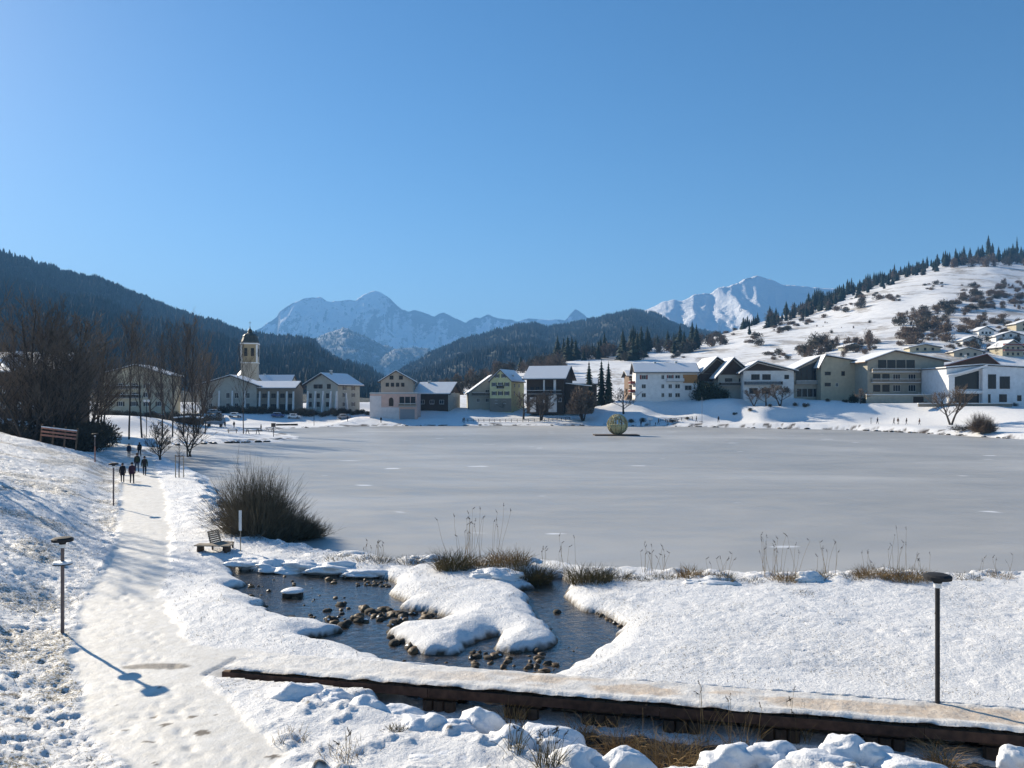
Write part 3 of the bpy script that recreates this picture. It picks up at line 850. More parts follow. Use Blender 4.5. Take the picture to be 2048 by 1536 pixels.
A_ = 'leafless brown bush '
for protos, box, n, s0, s1, lab, slope in [
    (BSH, (1742, 1817, 585, 606), 8, .7, 1.3, 'in the upper middle of the snowy right hillside', 0),
    (BSH, (1530, 1650, 636, 660), 16, .5, .9, 'in the slanting row along the left edge of the hill meadow', 26),
    (BSH, (1640, 1745, 596, 626), 12, .7, 1.3, 'in the band below the conifers on the hill edge', 24),
    (BSH, (1846, 1883, 568, 582), 5, .6, 1.0, 'in the small clump alone on the upper meadow', 4),
    (BSH, (1905, 2035, 568, 604), 18, .7, 1.3, 'in the wide band under the hilltop wood', 10),
    (BSH, (1960, 2040, 594, 618), 9, .8, 1.3, 'at the right edge below the wide upper band', 0),
    (BSH, (1789, 1890, 618, 668), 20, .8, 1.5, 'in the large slanting thicket across the middle of the hill', 34),
    (BSH, (1883, 1965, 600, 634), 14, .8, 1.3, 'in the slanting band right of the large thicket', 26),
    (BSH[:2], (1795, 1890, 662, 690), 18, .7, 1.3, 'in the reddish brown thicket above the large beige house', 8),
    (BSH, (1920, 2000, 640, 664), 12, .7, 1.2, 'in the band above the chalets on the right hill', 10),
    (BSH, (1990, 2048, 640, 670), 7, .6, 1.0, 'beside the chalets at the right edge of the hill', 0),
    (BSH + BTR, (1595, 1672, 690, 715), 16, .6, 1.0, 'in the dark thicket behind the middle chalets', 12),
    (BTR + BSH, (1685, 1752, 680, 712), 13, .5, .9, 'in the loose group above the grey chalet roof', 6),
    (BSH, (1486, 1515, 676, 692), 4, .7, 1.1, 'in the lone dark clump low on the meadow', 0),
    (BSH, (1338, 1370, 704, 718), 6, .5, .8, 'in the small clump behind the white house', 0),
    (BSH, (1428, 1470, 656, 676), 7, .7, 1.1, 'where the meadow meets the skyline in the centre', 14),
    (BSH, (1530, 1580, 708, 722), 6, .5, .8, 'just above the chalet with the dark balcony', 0),
    (BTR, (1800, 2048, 606, 648), 16, .3, .6, 'scattered over the open snow between the upper and lower bands', 20), (BTR, (1940, 2048, 672, 712), 14, .3, .6, 'between the little houses low on the right hill', 0), (BTR, (1985, 2048, 560, 600), 10, .35, .6, 'at the right edge just under the hilltop wood', 0), (BTR, (1560, 1740, 640, 670), 7, .2, .4, 'standing singly on the smooth meadow', 20),
    (BSH, (1890, 1960, 690, 712), 9, .5, .8, 'between the small houses at the foot of the right hill', 0)]:
    strew(protos, rhill, box, n, s0, s1, A_ + lab, 'bushes ' + lab, slope)
# mixed dark trees of the low shoulder in the centre
for px0, px1, py0, py1, n, pr, s0, s1, lab in [
    (1110, 1290, 706, 722, 50, BTR + CON[:2], .4, 1.15, 'leafless tree in the dark wood on the shoulder behind the pointed firs'),
    (1240, 1400, 692, 708, 46, BTR + CON[:1], .5, 1.15, 'leafless tree in the dark wood behind the roof of the white house'),
    (1390, 1450, 680, 694, 18, BTR, .5, 1.0, 'leafless tree at the right end of the dark wood behind the white house'),
    (990, 1130, 722, 755, 46, BTR, .5, 1.0, 'leafless tree on the brown slope behind the dark wooden chalet'),
    (880, 1010, 748, 790, 44, BTR, .4, .85, 'leafless tree on the brown slope behind the yellow house')]:
    for k in range(n):
        px = rng.uniform(px0, px1)
        p = rhill.pick(px, rng.uniform(py0, py1))
        q = rng.choice(pr); s_ = rng.uniform(s0, s1)
        q.place(p + Vector((0, 0, -.3)), rng.uniform(0, 6), s_, lab.replace('leafless tree', 'dark conifer') if q in CON else lab, 'trees ' + lab[14:])
p = rhill.pick(1278, 705); CON[1].place(p, 0, .95, 'tall dark conifer rising from the wood behind the white house')
p = rhill.pick(1040, 742); CON[1].place(p, 0, .6, 'dark conifer standing behind the yellow house roof')

# bare trees of the village shore
TALL = bare_tree('tall_bare_tree', 'x', 'tree', 22, .2, 'bark', 'twig', 21, .5, (20, 6, 4), .22, .8, 1, .02, .85)
TALL2 = bare_tree('tall_bare_tree', 'x', 'tree', 22, .18, 'bark', 'twig', 22, .55, (18, 6, 4), .28, .75, 1, .02, .9)
DENSE = [bare_tree('bare_tree', 'x', 'tree', 15, .24, 'bark', 'twig', 30 + k, .85, (13, 7, 6), .14, .55, 2, .02, .95) for k in range(3)]
ORCH = [bare_tree('orchard_tree', 'x', 'tree', 7, .24, 'bark', 'twig', 41, 1.0, (11, 7, 7), .22, .45, 1, .03, 1.2), bare_tree('orchard_tree', 'x', 'tree', 7, .2, 'bark', 'twig', 42, .9, (10, 7, 7), .28, .6, 2, .03, 1.2)]
def tree_at(P, px, pytop, d, label, group=None, base=None, rz=0, wide=1.0, H=None):
    x = (px - CX) / F * d; z = gz(x, d) if base is None else base
    top = CAMZ - (pytop - HY) / F * d
    s_ = (top - z) / H
    return P.place((x, d, z - .1), rz, (s_ * wide, s_ * wide, s_), label, group)
g_ = 'tall bare trees on the village shore'
for k, (px, pt, d, lab) in enumerate([(258, 612, 142, 'tall thin bare tree, leftmost of the slender row before the far house'), (284, 628, 146, 'tall thin bare tree second from the left in the slender row'), (345, 640, 150, 'tall bare tree in the middle of the slender row left of the long house'),
        (366, 632, 156, 'tall bare tree fourth in the slender row left of the long house'), (388, 628, 158, 'tall bare tree at the right end of the slender row'), (325, 655, 170, 'bare tree set back behind the slender row'), (410, 690, 175, 'shorter bare tree just right of the slender row'),
        (487, 676, 178, 'lone bare tree standing before the church tower')]):
    tree_at(TALL if k % 2 else TALL2, px, pt, d, lab, g_, rz=k * 1.3, wide=.8 if k != 7 else .62, H=21)
g_ = 'bare trees of the dense thicket on the left'
for k, (px, pt, d) in enumerate([(66, 588, 112), (36, 650, 118), (92, 632, 110), (120, 625, 118), (148, 632, 122), (170, 655, 128), (112, 675, 104), (60, 690, 102), (5, 745, 112), (140, 700, 108), (182, 700, 132)]):
    lab = ['tallest bare tree of the dense thicket on the left'][0] if k == 0 else 'bare brown tree in the dense thicket above the left bank'
    tree_at(DENSE[k % 3], px, pt, d, lab, None if k == 0 else g_, base=.6, rz=k * 1.9, wide=.8 if k == 0 else .95, H=14.2)
UND = [clump('undergrowth_bush', 'x', 'bush', 2.6, 4.2, 2600, .26, 61 + k, 'bush_dark') for k in range(2)]
for k in range(24):
    px = -30 + 225 * k / 23 + rng.uniform(-6, 6); d = rng.uniform(104, 122)
    x = (px - CX) / F * d
    UND[k % 2].place((x, d, .4), rng.uniform(0, 6), rng.uniform(.8, 1.5), 'dark leafless bush in the undergrowth at the foot of the left thicket', 'undergrowth bushes below the left thicket')
for k in range(14):
    px = 195 + 235 * k / 13; d = rng.uniform(225, 236)
    x = (px - CX) / F * d
    UND[k % 2].place((x, d, gz(x, d) - .2), rng.uniform(0, 6), rng.uniform(.8, 1.2), 'low dark hedge bush before the houses left of the church', 'hedge bushes left of the church')
for k in range(34):
    px = 405 + 330 * k / 33; d = 266 + (k % 3); x = (px - CX) / F * d
    UND[k % 2].place((x, d, gz(x, d) - .4), rng.uniform(0, 6), rng.uniform(.5, 1.0), 'low hedge bush along the wall before the church houses', 'hedge bushes before the church houses')
for k in range(0, 12, 2):
    px = [205, 232, 300, 318, 335, 372, 405, 425, 215, 250, 395, 352][k]; d = [170, 185, 200, 190, 215, 205, 215, 200, 215, 222, 180, 232][k]
    tree_at(DENSE[k % 3], px, [715, 700, 705, 690, 710, 680, 700, 740, 720, 730, 735, 720][k], d, 'leafless tree in the village grove between the left thicket and the church', 'leafless trees of the village grove', rz=k * 2.3, wide=.8, H=14.2)
# trees outside the picture on the left whose shade falls across the bank
for k, (x, y) in enumerate([(-41, 57), (-47, 52), (-54, 64), (-36, 44), (-63, 74)]):
    s_ = [.95, .85, 1.1, .6, 1.1][k]
    DENSE[k % 3].place((x, y, gz(x, y) - .2), k * 2.1, s_, 'bare tree beyond the left edge of the picture whose shade crosses the bank', 'bare trees left of the picture')
# orchard trees on the far bank
for k, (px, pt, pb, d, lab) in enumerate([(1047, 785, 829, 252, 'small bare tree left of a similar one before the dark wooden chalet'), (1081, 780, 830, 250, 'small bare tree with a dark foot before the dark wooden chalet'),
        (1247, 776, 824, 250, 'bare tree standing on the snow left of the white house bank'), (1508, 775, 812, 244, 'small bare tree leftmost of three before the balconied chalet'), (1532, 772, 811, 245, 'small bare tree in the middle of three before the balconied chalet'),
        (1561, 766, 813, 243, 'widest bare tree, right one of three before the balconied chalet'), (1721, 776, 820, 234, 'bare crooked tree before the wall of the large beige house'), (1901, 768, 849, 205, 'large bare leaning tree before the modern white house'),
        (1010, 800, 812, 270, 'little bare tree beside the yellow house')]):
    x = (px - CX) / F * d
    o = tree_at(ORCH[k % 2], px, pt, d, lab, 'bare orchard trees on the far bank', rz=k * 2.2, wide=1.25 if px != 1901 else .95, H=7.0)
    if px == 1901: o.rotation_euler = (0, R(-12), 1.0)
WIL = clump('round_willow', 'dense round reddish brown willow beside the lake path', 'willow', 4.6, 11.5, 3200, .9, 71, 'bush_brown', low=2.5)
x = (1166 - CX) / F * 245; WIL.place((x, 245, gz(x, 245) - .2), 0, 1.0)
for k, (px, pt, d) in enumerate([(1178, 718, 275), (1203, 716, 272), (1217, 720, 270)]):
    x = (px - CX) / F * d; z = gz(x, d); H = CAMZ - (pt - HY) / F * d - z
    CON[2].place((x, d, z - .3), k, (H / 21 * .85, H / 21 * .85, H / 21), ['slim dark fir, leftmost of three right of the dark chalet', 'slim dark fir, tallest in the middle of three', 'slim dark fir, rightmost of three right of the dark chalet'][k], 'slim firs right of the dark chalet')
for k in range(18):
    px = [1262, 1285, 1300, 1345, 1375, 1470, 1500, 1540, 1590, 1612, 1655, 1690, 1745, 1850, 1870, 1905, 1985, 2030][k]; d = 240 + (k % 3) if px < 1800 else 226 + (k % 3)
    x = (px - CX) / F * d
    UND[k % 2].place((x, d, gz(x, d) - .3), rng.uniform(0, 6), rng.uniform(.25, .5), 'small bare garden shrub on the snow before the houses on the right bank', 'garden shrubs on the right bank')
IVY = [clump('evergreen_shrub', 'x', 'shrub', 3.0, 6.5, 1300, .55, 81 + k, 'needle') for k in range(2)]
for k, (px, py, d, s_) in enumerate([(1405, 798, 255, 1.15), (1418, 798, 256, 1.2), (1432, 800, 254, .9), (1448, 799, 255, .7), (1395, 775, 262, .9), (1492, 797, 256, .45), (1730, 797, 238, .5), (1708, 800, 240, .6), (1140, 812, 262, .9), (1155, 812, 266, 1.0), (1120, 812, 266, .8)]):
    x = (px - CX) / F * d
    IVY[k % 2].place((x, d, gz(x, d) - .3), k, s_, 'dark evergreen shrub ' + ('in front of the left chalet gable' if k < 5 else 'beside the balconied chalet' if k == 5 else 'at the corner of the large beige house' if k < 8 else 'in the shade beside the dark wooden chalet'), 'evergreen shrubs near the chalets')

# the big twiggy bush on the near shore
def twig_bush(name, label, n, rx, h, seed, mat, lean=(0, 0), tw=.010, squat=False):
    rg = random.Random(seed); W = MB(); S = MB()
    cl = [(k_ * rx * .085, rg.uniform(-.25, .25) * rx, (1.12, 1.2, 1.08, .95, .98, .8, .72)[k_ + 3] * rg.uniform(.92, 1.08)) for k_ in range(-3, 4)]
    for i in range(n):
        a = rg.uniform(0, 2 * PI); tilt = rg.random() ** .7 * 1.25
        q_ = rg.choice(cl); bx, by = q_[0] + rg.gauss(0, rx * .10), q_[1] + rg.gauss(0, rx * .10)
        d = Vector((math.cos(a) * math.sin(tilt) + lean[0], math.sin(a) * math.sin(tilt) + lean[1], math.cos(tilt) + .12)).normalized()
        L = h * q_[2] * rg.uniform(.45, 1.05) * (1 - .25 * (tilt / 1.25)) * (rx / h if tilt > .9 else 1)
        p = Vector((bx, by, -.1)); pts = [p]
        for k in range(4):
            d = (d + Vector((rg.uniform(-.14, .14), rg.uniform(-.14, .14), rg.uniform(-.16, .12)))).normalized()
            pts.append(pts[-1] + d * L / 4)
        for q in pts: q.z = max(q.z, .03)
        thick = i % 14 == 0
        (S if thick else W).tube(pts, [tw * (2.6 if thick else 1), tw * (2 if thick else .9), tw * .8, tw * .6, tw * .3], 3, False)
        for k in (2, 3):
            for _ in range(2):
                e = (pts[k] - pts[k - 1]).normalized() + Vector((rg.uniform(-.6, .6), rg.uniform(-.6, .6), rg.uniform(-.2, .7)))
                W.tube([pts[k], pts[k] + e.normalized() * L * rg.uniform(.12, .3)], [tw * .6, tw * .2], 3, False)
    root = thing(name, label, 'bush')
    S.build('stem', 'bark', root); W.build('twigs', mat, root)
    return root
pb = pick(515, 1070)
B1 = twig_bush('willow_bush', 'large dense grey brown twiggy bush overhanging the ice on the near shore', 3400, 3.3, 3.3, 5, 'willow_twig', (.03, 0), .010)
B1.location = (pb.x - .1, pb.y + 1.0, .05); B1.scale = (1.0, 1.0, 1.15)
B2 = twig_bush('willow_bush', 'low sprawling twiggy bush right of the large one, drooping onto the ice', 1300, 2.1, 1.6, 6, 'willow_twig', (.25, 0), .009)
p = pick(590, 1080); B2.location = (p.x + .3, p.y + .5, .03)
B3 = twig_bush('willow_bush', 'thin sparse bush sticking up behind the large twiggy bush', 240, 1.2, 4.6, 8, 'twig', (0, 0), .010)
B3.location = (pb.x - 1.4, pb.y + 2.6, .1)
B4 = twig_bush('willow_bush', 'round brown twiggy bush by the right lake shore near the leaning tree', 1300, 3.8, 4.6, 7, 'bush_brown', (0, 0), .024)
p = pick(1965, 866); B4.location = (p.x, p.y, p.z)
# ------------------------------------------------------------------ buildings
def gable_wall(mb, w_, dp, eave, ridge, z0=-2.0, peak=0.0, axis='y'):
    """walls with a gable; axis y: ridge runs away from the front"""
    if axis == 'y':
        mb.prism([(-w_ / 2, z0), (w_ / 2, z0), (w_ / 2, eave), (peak, ridge), (-w_ / 2, eave)], 0, dp)
    else:
        m2 = MB().prism([(0, z0), (dp, z0), (dp, eave), (dp / 2, ridge), (0, eave)], -w_ / 2, w_ / 2)
        mb.add([(p[1], p[0], p[2]) for p in m2.v], [tuple(reversed(f)) for f in m2.f])
def slab(mb, a, b_, c_, d, th):
    """a four cornered slab, thickness th straight up"""
    t_ = [tuple(Vector(p) + Vector((0, 0, th))) for p in (a, b_, c_, d)]
    mb.add([a, b_, c_, d] + t_, [(3, 2, 1, 0), (4, 5, 6, 7), (0, 1, 5, 4), (1, 2, 6, 5), (2, 3, 7, 6), (3, 0, 4, 7)])
def gable_roof(root, w_, dp, eave, ridge, ov=.8, th=.22, sn=.28, mat='roof_dark', peak=0.0, axis='y', snow=True):
    rf = MB(); sn_ = MB()
    def side(e0, sgn, ez, pk, rz, y0, y1):
        # eave line at e0, ridge at pk
        sl = (rz - ez) / abs(pk - e0)
        ex = e0 + sgn * ov; ezz = ez - sl * ov
        return (ex, y0, ezz), (pk, y0, rz), (pk, y1, rz), (ex, y1, ezz), sl
    if axis == 'y': ext = (-ov, dp + ov); e = (-w_ / 2, w_ / 2); pk = peak
    else: ext = (-w_ / 2 - ov, w_ / 2 + ov); e = (0, dp); pk = dp / 2
    for e0, sg in ((e[0], -1), (e[1], 1)):
        A, B_, C_, D, sl = side(e0, sg, eave + .02, pk, ridge + .02, *ext)
        if axis == 'x': A, B_, C_, D = [(p[1], p[0], p[2]) for p in (A, B_, C_, D)]
        slab(rf, A, B_, C_, D, th)
        def ins(p, q, f): return tuple(Vector(p).lerp(Vector(q), f))
        up = Vector((0, 0, th + .005))
        A2, B2, C2, D2 = [tuple(Vector(p) + up) for p in (ins(A, B_, .02), B_, C_, ins(D, C_, .02))]
        cy = [tuple(Vector(p).lerp(Vector(q), .015)) for p, q in ((A2, D2), (B2, C2), (C2, B2), (D2, A2))]
        slab(sn_, *cy, sn)
    r = rf.build('roof', mat, root)
    if snow: sn_.build('roof_snow', 'snow', r)
    return r
def face_frame(face, w_, dp):
    """maps (u along the wall from its left end as one faces it, height, outwards) to local coordinates"""
    if face == 'front': return lambda u, z, o: (u - w_ / 2, -o, z)
    if face == 'left': return lambda u, z, o: (-w_ / 2 - o, dp - u, z)
    if face == 'right': return lambda u, z, o: (w_ / 2 + o, u, z)
    return lambda u, z, o: (w_ / 2 - u, dp + o, z)
def fbox(mb, fr, u0, u1, z0, z1, o0, o1):
    P = [fr(u, z_, o) for u in (u0, u1) for z_ in (z0, z1) for o in (o0, o1)]
    mb.add(P, [(0, 1, 3, 2), (4, 6, 7, 5), (0, 4, 5, 1), (2, 3, 7, 6), (0, 2, 6, 4), (1, 5, 7, 3)])
def window(root, fr, u, z_, w_, h, fmat='frame_white', bars=1, shut=None):
    f = MB(); t_ = .09
    fbox(f, fr, u - w_ / 2, u + w_ / 2, z_ - h / 2 - .05, z_ - h / 2 + t_, -.02, .07)
    fbox(f, fr, u - w_ / 2, u + w_ / 2, z_ + h / 2 - t_, z_ + h / 2, -.02, .06)
    fbox(f, fr, u - w_ / 2, u - w_ / 2 + t_, z_ - h / 2, z_ + h / 2, -.02, .055)
    fbox(f, fr, u + w_ / 2 - t_, u + w_ / 2, z_ - h / 2, z_ + h / 2, -.02, .055)
    for k in range(bars):
        c_ = u - w_ / 2 + w_ * (k + 1) / (bars + 1)
        fbox(f, fr, c_ - .04, c_ + .04, z_ - h / 2, z_ + h / 2, -.02, .05)
    fo = f.build('window', fmat, root)
    p = MB(); fbox(p, fr, u - w_ / 2 + .03, u + w_ / 2 - .03, z_ - h / 2 + .03, z_ + h / 2 - .03, -.02, .02)
    p.build('pane', 'glass', fo)
    if shut:
        for sg in (-1, 1):
            s_ = MB(); cu = u + sg * (w_ / 2 + w_ * .22)
            fbox(s_, fr, cu - w_ * .2, cu + w_ * .2, z_ - h / 2, z_ + h / 2, .005, .05)
            s_.build('shutter', shut, fo)
    return fo
def balcony(root, fr, u0, u1, z_, dep=1.1, hgt=1.0, mat='wood_dark', slabm='concrete', bars=None, snowy=True):
    s_ = MB(); fbox(s_, fr, u0, u1, z_ - .2, z_, .005, dep)
    so_ = s_.build('balcony', slabm, root)
    r = MB(); n = bars or max(3, int((u1 - u0) / .45))
    for k in range(n + 1):
        c_ = u0 + (u1 - u0) * k / n
        fbox(r, fr, c_ - .03, c_ + .03, z_, z_ + hgt, dep - .07, dep - .02)
    for zz in (.12, .38, .62, .88):
        fbox(r, fr, u0, u1, z_ + zz * hgt - .07, z_ + zz * hgt + .06, dep - .02, dep + .01)
    for c_ in (u0 + .03, u1 - .03): fbox(r, fr, c_ - .03, c_ + .03, z_ + .02, z_ + hgt * .96, .02, dep - .075)
    r.build('railing', mat, so_)
    if snowy:
        q = MB(); fbox(q, fr, u0 + .02, u1 - .02, z_ + hgt + .003, z_ + hgt + .1, dep - .11, dep + .04); q.build('rail_snow', 'snow', so_)
    return so_
def chimney(roof, x, y, z0, h=1.3, s_=.7, mat='concrete'):
    MB().box(x, y, z0 + h / 2, s_, s_, h).build('chimney', mat, roof)
    MB().box(x, y, z0 + h + .12, s_ + .12, s_ + .12, .2).build('chimney_cap', 'snow', roof)
def house(label, px0, px1, pyb, d, eave_py, ridge_py, depth=11, rz=0.0, wall='wall_cream', axis='y', peak_px=None, ov=.8, roof='roof_dark', snow=True, name='house', cat='house', roofless=False, group=None, z0=-2.5):
    s_ = d / F; w_ = (px1 - px0) * s_
    b0 = AT((px0 + px1) / 2, pyb, d)
    r = thing(name, label, cat, b0, rz, group)
    eave = (pyb - eave_py) * s_; ridge = (pyb - ridge_py) * s_
    pk = ((peak_px - (px0 + px1) / 2) * s_) if peak_px is not None else 0.0
    m = MB()
    if roofless: m.box(0, depth / 2, (eave + z0) / 2, w_, depth, eave - z0)
    else: gable_wall(m, w_, depth, eave, ridge, z0, pk, axis)
    m.build('wall', wall, r)
    rf = None
    if not roofless: rf = gable_roof(r, w_, depth, eave, ridge, ov, mat=roof, peak=pk, axis=axis, snow=snow)
    r_ = dict(root=r, w=w_, d=depth, eave=eave, ridge=ridge, roof=rf, s=s_, pk=pk)
    r_['F'] = face_frame('front', w_, depth); r_['L'] = face_frame('left', w_, depth); r_['R'] = face_frame('right', w_, depth)
    return r_
def rows(h, face, us, zs, w_, hh, **kw):
    L = h['w'] if face == 'F' else h['d']
    for z_ in zs:
        for u in us: window(h['root'], h[face], u * L, z_, w_, hh, **kw)
def pillars(h, face, us, z1, wd=.55, mat='wall_white', out=.9, batter=.5):
    L = h['w'] if face == 'F' else h['d']
    for u in us:
        p = MB(); fr = h[face]
        q = [fr(u * L + a, z_, o) for z_, ob in ((-2, out + batter), (z1, out * .35)) for a in (-wd / 2, wd / 2) for o in (.0, ob)]
        p.add(q, [(0, 1, 3, 2), (4, 6, 7, 5), (0, 4, 5, 1), (2, 3, 7, 6), (0, 2, 6, 4), (1, 5, 7, 3)])
        p.build('buttress', mat, h['root'])

# far left: a snowy roof behind the thicket
h = house('dark house with a broad snowy roof behind the left thicket', -40, 112, 832, 150, 742, 706, 12, 0, 'wood_dark', 'x', ov=1.0)
rows(h, 'F', (.3, .5, .7), (2.0, 5.0), 1.1, 1.3)
m = MB(); m.prism([(-6, 8.0), (1.0, 8.0), (1.0, 10.2), (-2.5, 11.8), (-6, 10.2)], 4, 12)
m.build('upper_gable', 'wood_dark', h['root'])
m = MB(); slab(m, (-7.3, 3.2, 9.7), (-2.5, 3.2, 12.1), (-2.5, 13, 12.1), (-7.3, 13, 9.7), .35); slab(m, (-2.5, 3.2, 12.1), (1.8, 3.2, 9.9), (1.8, 13, 9.9), (-2.5, 13, 12.1), .35)
m.build('upper_roof_snow', 'snow', h['root'])
# house left of the long building
h = house('three storey cream house with a low gable behind the slender bare trees', 204, 332, 826, 262, 750, 731, 14, R(6), 'wall_cream', peak_px=272, ov=1.2)
rows(h, 'F', (.12, .3, .5, .7, .88), (3.0, 6.0, 9.0), 1.3, 1.5, shut='wood_dark')
balcony(h['root'], h['F'], 1.0, h['w'] * .6, 5.0); balcony(h['root'], h['F'], 1.0, h['w'] * .6, 8.0)
chimney(h['roof'], -3.5, 5, h['eave'] + 1.6)
# long building before the church: gable part and wing
h = house('long white building with a low gable and white buttresses left of the church tower', 400, 512, 830, 278, 771, 752, 16, R(4), 'wall_pale', peak_px=462, ov=1.5)
rows(h, 'F', (.2, .5, .65, .85), (3.2, 6.8), 1.3, 1.9)
pillars(h, 'F', (.05, .35, .58, .8), 8.5)
chimney(h['roof'], -6.0, 4, h['eave'] + .2); chimney(h['roof'], -2.0, 6, h['eave'] + 1.6)
h = house('low wing with a snowy roof and white buttresses right of the church tower', 506, 588, 830, 280, 776, 764, 12, 0, 'wall_stone', 'x', ov=1.0)
rows(h, 'F', (.1, .28, .5, .72, .92), (2.6,), 2.0, 2.4, fmat='frame_dark', bars=2); rows(h, 'F', (.1, .28, .5, .72, .92), (6.8,), 1.6, 1.5, fmat='frame_dark')
pillars(h, 'F', (.17, .39, .61, .83, .99), 8.3)
# church
s_ = 322 / F; b0 = AT(500, 832, 322)
ch = thing('church_tower', 'tall church tower with an ochre belfry and a dark onion dome', 'church tower', b0, R(12))
tw = 6.3; z1 = (832 - 727) * s_; z2 = (832 - 689) * s_
MB().box(0, 0, z1 / 2 - 1, tw, tw, z1 + 2).build('shaft', 'wall_beige', ch)
MB().box(0, 0, z1 + .2, tw + .5, tw + .5, .4).build('cornice', 'wall_white', ch)
bel = MB().box(0, 0, (z1 + z2) / 2 + .2, tw - .1, tw - .1, z2 - z1 - .4).build('belfry', 'wall_ochre', ch)
for k in range(4):
    M_ = Matrix.Rotation(k * PI / 2, 3, 'Z')
    for cx in (-1.3, 1.3):
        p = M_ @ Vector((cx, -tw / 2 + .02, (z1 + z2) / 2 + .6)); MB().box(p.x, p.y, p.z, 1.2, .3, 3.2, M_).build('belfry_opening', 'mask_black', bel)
    for cx in (-tw / 2 + .3, tw / 2 - .3):
        p = M_ @ Vector((cx, -tw / 2, (z1 + z2) / 2)); MB().box(p.x, p.y, p.z, .5, .25, z2 - z1 - .5, M_).build('corner_strip', 'wall_white', bel)
MB().box(0, 0, z2 + .2, tw + .7, tw + .7, .5).build('cornice', 'wall_white', ch)
zt = (832 - 655) * s_ - z2
prof = [(3.5, 0), (3.55, .1 * zt), (3.2, .22 * zt), (2.9, .34 * zt), (2.9, .42 * zt), (2.3, .52 * zt), (1.2, .60 * zt), (.8, .66 * zt), (.95, .72 * zt), (.7, .80 * zt), (.25, .88 * zt), (.12, zt)]
MB().lathe([(r_, z2 + .45 + q) for r_, q in prof], 8).build('dome', 'copper_dark', ch)
m = MB(); m.tube([(0, 0, z2 + zt), (0, 0, z2 + zt + 2.6)], .07, 5); m.box(0, 0, z2 + zt + 1.9, 1.0, .1, .12); m.build('cross', 'metal_dark', ch)
h = house('church nave with a steep snowy roof left of the tower', 470, 524, 832, 330, 765, 731, 16, R(24), 'wall_cream', ov=.6, name='church_nave', cat='church')
rows(h, 'F', (.5,), (8.0,), 1.2, 3.0)
h = house('long church roof with blue shaded snow seen beyond the low wing', 508, 580, 800, 345, 768, 751, 12, 0, 'wall_cream', 'x', ov=.6, name='church_hall', cat='church')
chimney(h['roof'], -5, 6, h['ridge'] - .3, 1.0)
# pale house with pillars
h = house('pale house with low gable and white buttresses between the church and the pink house', 606, 682, 826, 276, 768, 748, 13, R(-24), 'wall_pale', peak_px=646, ov=1.3)
rows(h, 'F', (.3, .45), (9.2,), 1.0, 1.4, fmat='frame_dark', shut='wood_dark'); rows(h, 'F', (.72,), (9.2,), 1.6, 1.6, fmat='frame_dark'); rows(h, 'F', (.12, .38, .68), (3.0, 6.0), 1.3, 1.6, fmat='frame_dark')
rows(h, 'R', (.3, .7), (3.0, 6.2, 8.6), 1.1, 1.4, shut='wood_dark')
pillars(h, 'F', (.06, .3, .55, .8, .98), 7.6)
pillars(h, 'R', (.35,), 7.0)
chimney(h['roof'], 1.2, 3.5, h['ridge'] - .4, 1.6)
# pink house and its gabled neighbour
h = house('tall plain house with a dark gable and a row of windows behind the pink house', 762, 826, 830, 268, 762, 743, 12, R(4), 'wall_beige', peak_px=792, ov=1.0, snow=True)
rows(h, 'F', (.33, .62), (12.6,), 1.3, 1.3, fmat='frame_dark'); rows(h, 'F', (.2, .36, .52, .68), (10.2,), 1.1, 1.3, fmat='frame_dark')
h = house('flat roofed pink house with a tall arched door and a broad terrace window', 740, 834, 834, 250, 788, 788, 10, 0, 'wall_pink', roofless=True)
w_ = h['w']; e = h['eave']; fr = h['F']
MB().box(0, 5, e + .15, w_ + .3, 10.3, .3).build('roof', 'concrete', h['root']); MB().box(0, 5, e + .39, w_ + .1, 10.1, .16).build('roof_snow', 'snow', h['root'])
m = MB(); fbox(m, fr, -.05, w_ * .24, -2.5, e - .6, .005, .06); m.build('pale_wall_panel', 'wall_pinkwhite', h['root'])
m = MB(); fbox(m, fr, w_ * .24, w_ * .62, -2.5, e * .42, .005, .09); m.build('garden_wall_panel', 'wall_pinkwhite', h['root'])
q = [(w_ * .45 + a, z_) for a, z_ in [(-.7, 3.4), (.7, 3.4), (.7, 5.4), (.5, 5.9), (.0, 6.15), (-.5, 5.9), (-.7, 5.4)]]
m = MB(); m.add([fr(u, z_, .10) for u, z_ in q] + [fr(u, z_, .0) for u, z_ in q], [tuple(range(7))] + [(i, (i + 1) % 7, (i + 1) % 7 + 7, i + 7) for i in range(7)]); m.build('arched_door', 'wood_dark', h['root'])
m = MB(); fbox(m, fr, w_ * .62, w_ * .97, e * .50, e * .88, -.02, .03); g_o = m.build('terrace_window', 'glass', h['root'])
m = MB(); [fbox(m, fr, w_ * u - .1, w_ * u + .1, e * .48, e * .9, .03, .12) for u in (.62, .74, .86, .975)]; m.build('window_frame', 'wall_pink', g_o)
m = MB(); fbox(m, fr, w_ * .64, w_ * .95, -2, e * .34, -.02, .04); m.build('garage_door', 'paint_grey', h['root'])
balcony(h['root'], fr, w_ * .62, w_ * .98, e * .47, 1.0, .8, 'wood_grey')
# barn like chalet with the sunlit hipped roof
h = house('low dark wooden chalet with a broad snowy roof right of the pink house', 830, 898, 818, 272, 786, 766, 13, R(-14), 'wood_dark', 'x', ov=1.2)
rows(h, 'F', (.2, .5, .8), (2.4,), 1.6, 1.4); rows(h, 'R', (.5,), (2.2, 5.0), 1.3, 1.3)
m = MB(); fbox(m, h['R'], 0, 13, -2, h['eave'], .0, .04); m.build('side_wall', 'wall_pale', h['root'])
chimney(h['roof'], -3.2, 6, h['ridge'] - .9, 1.6)
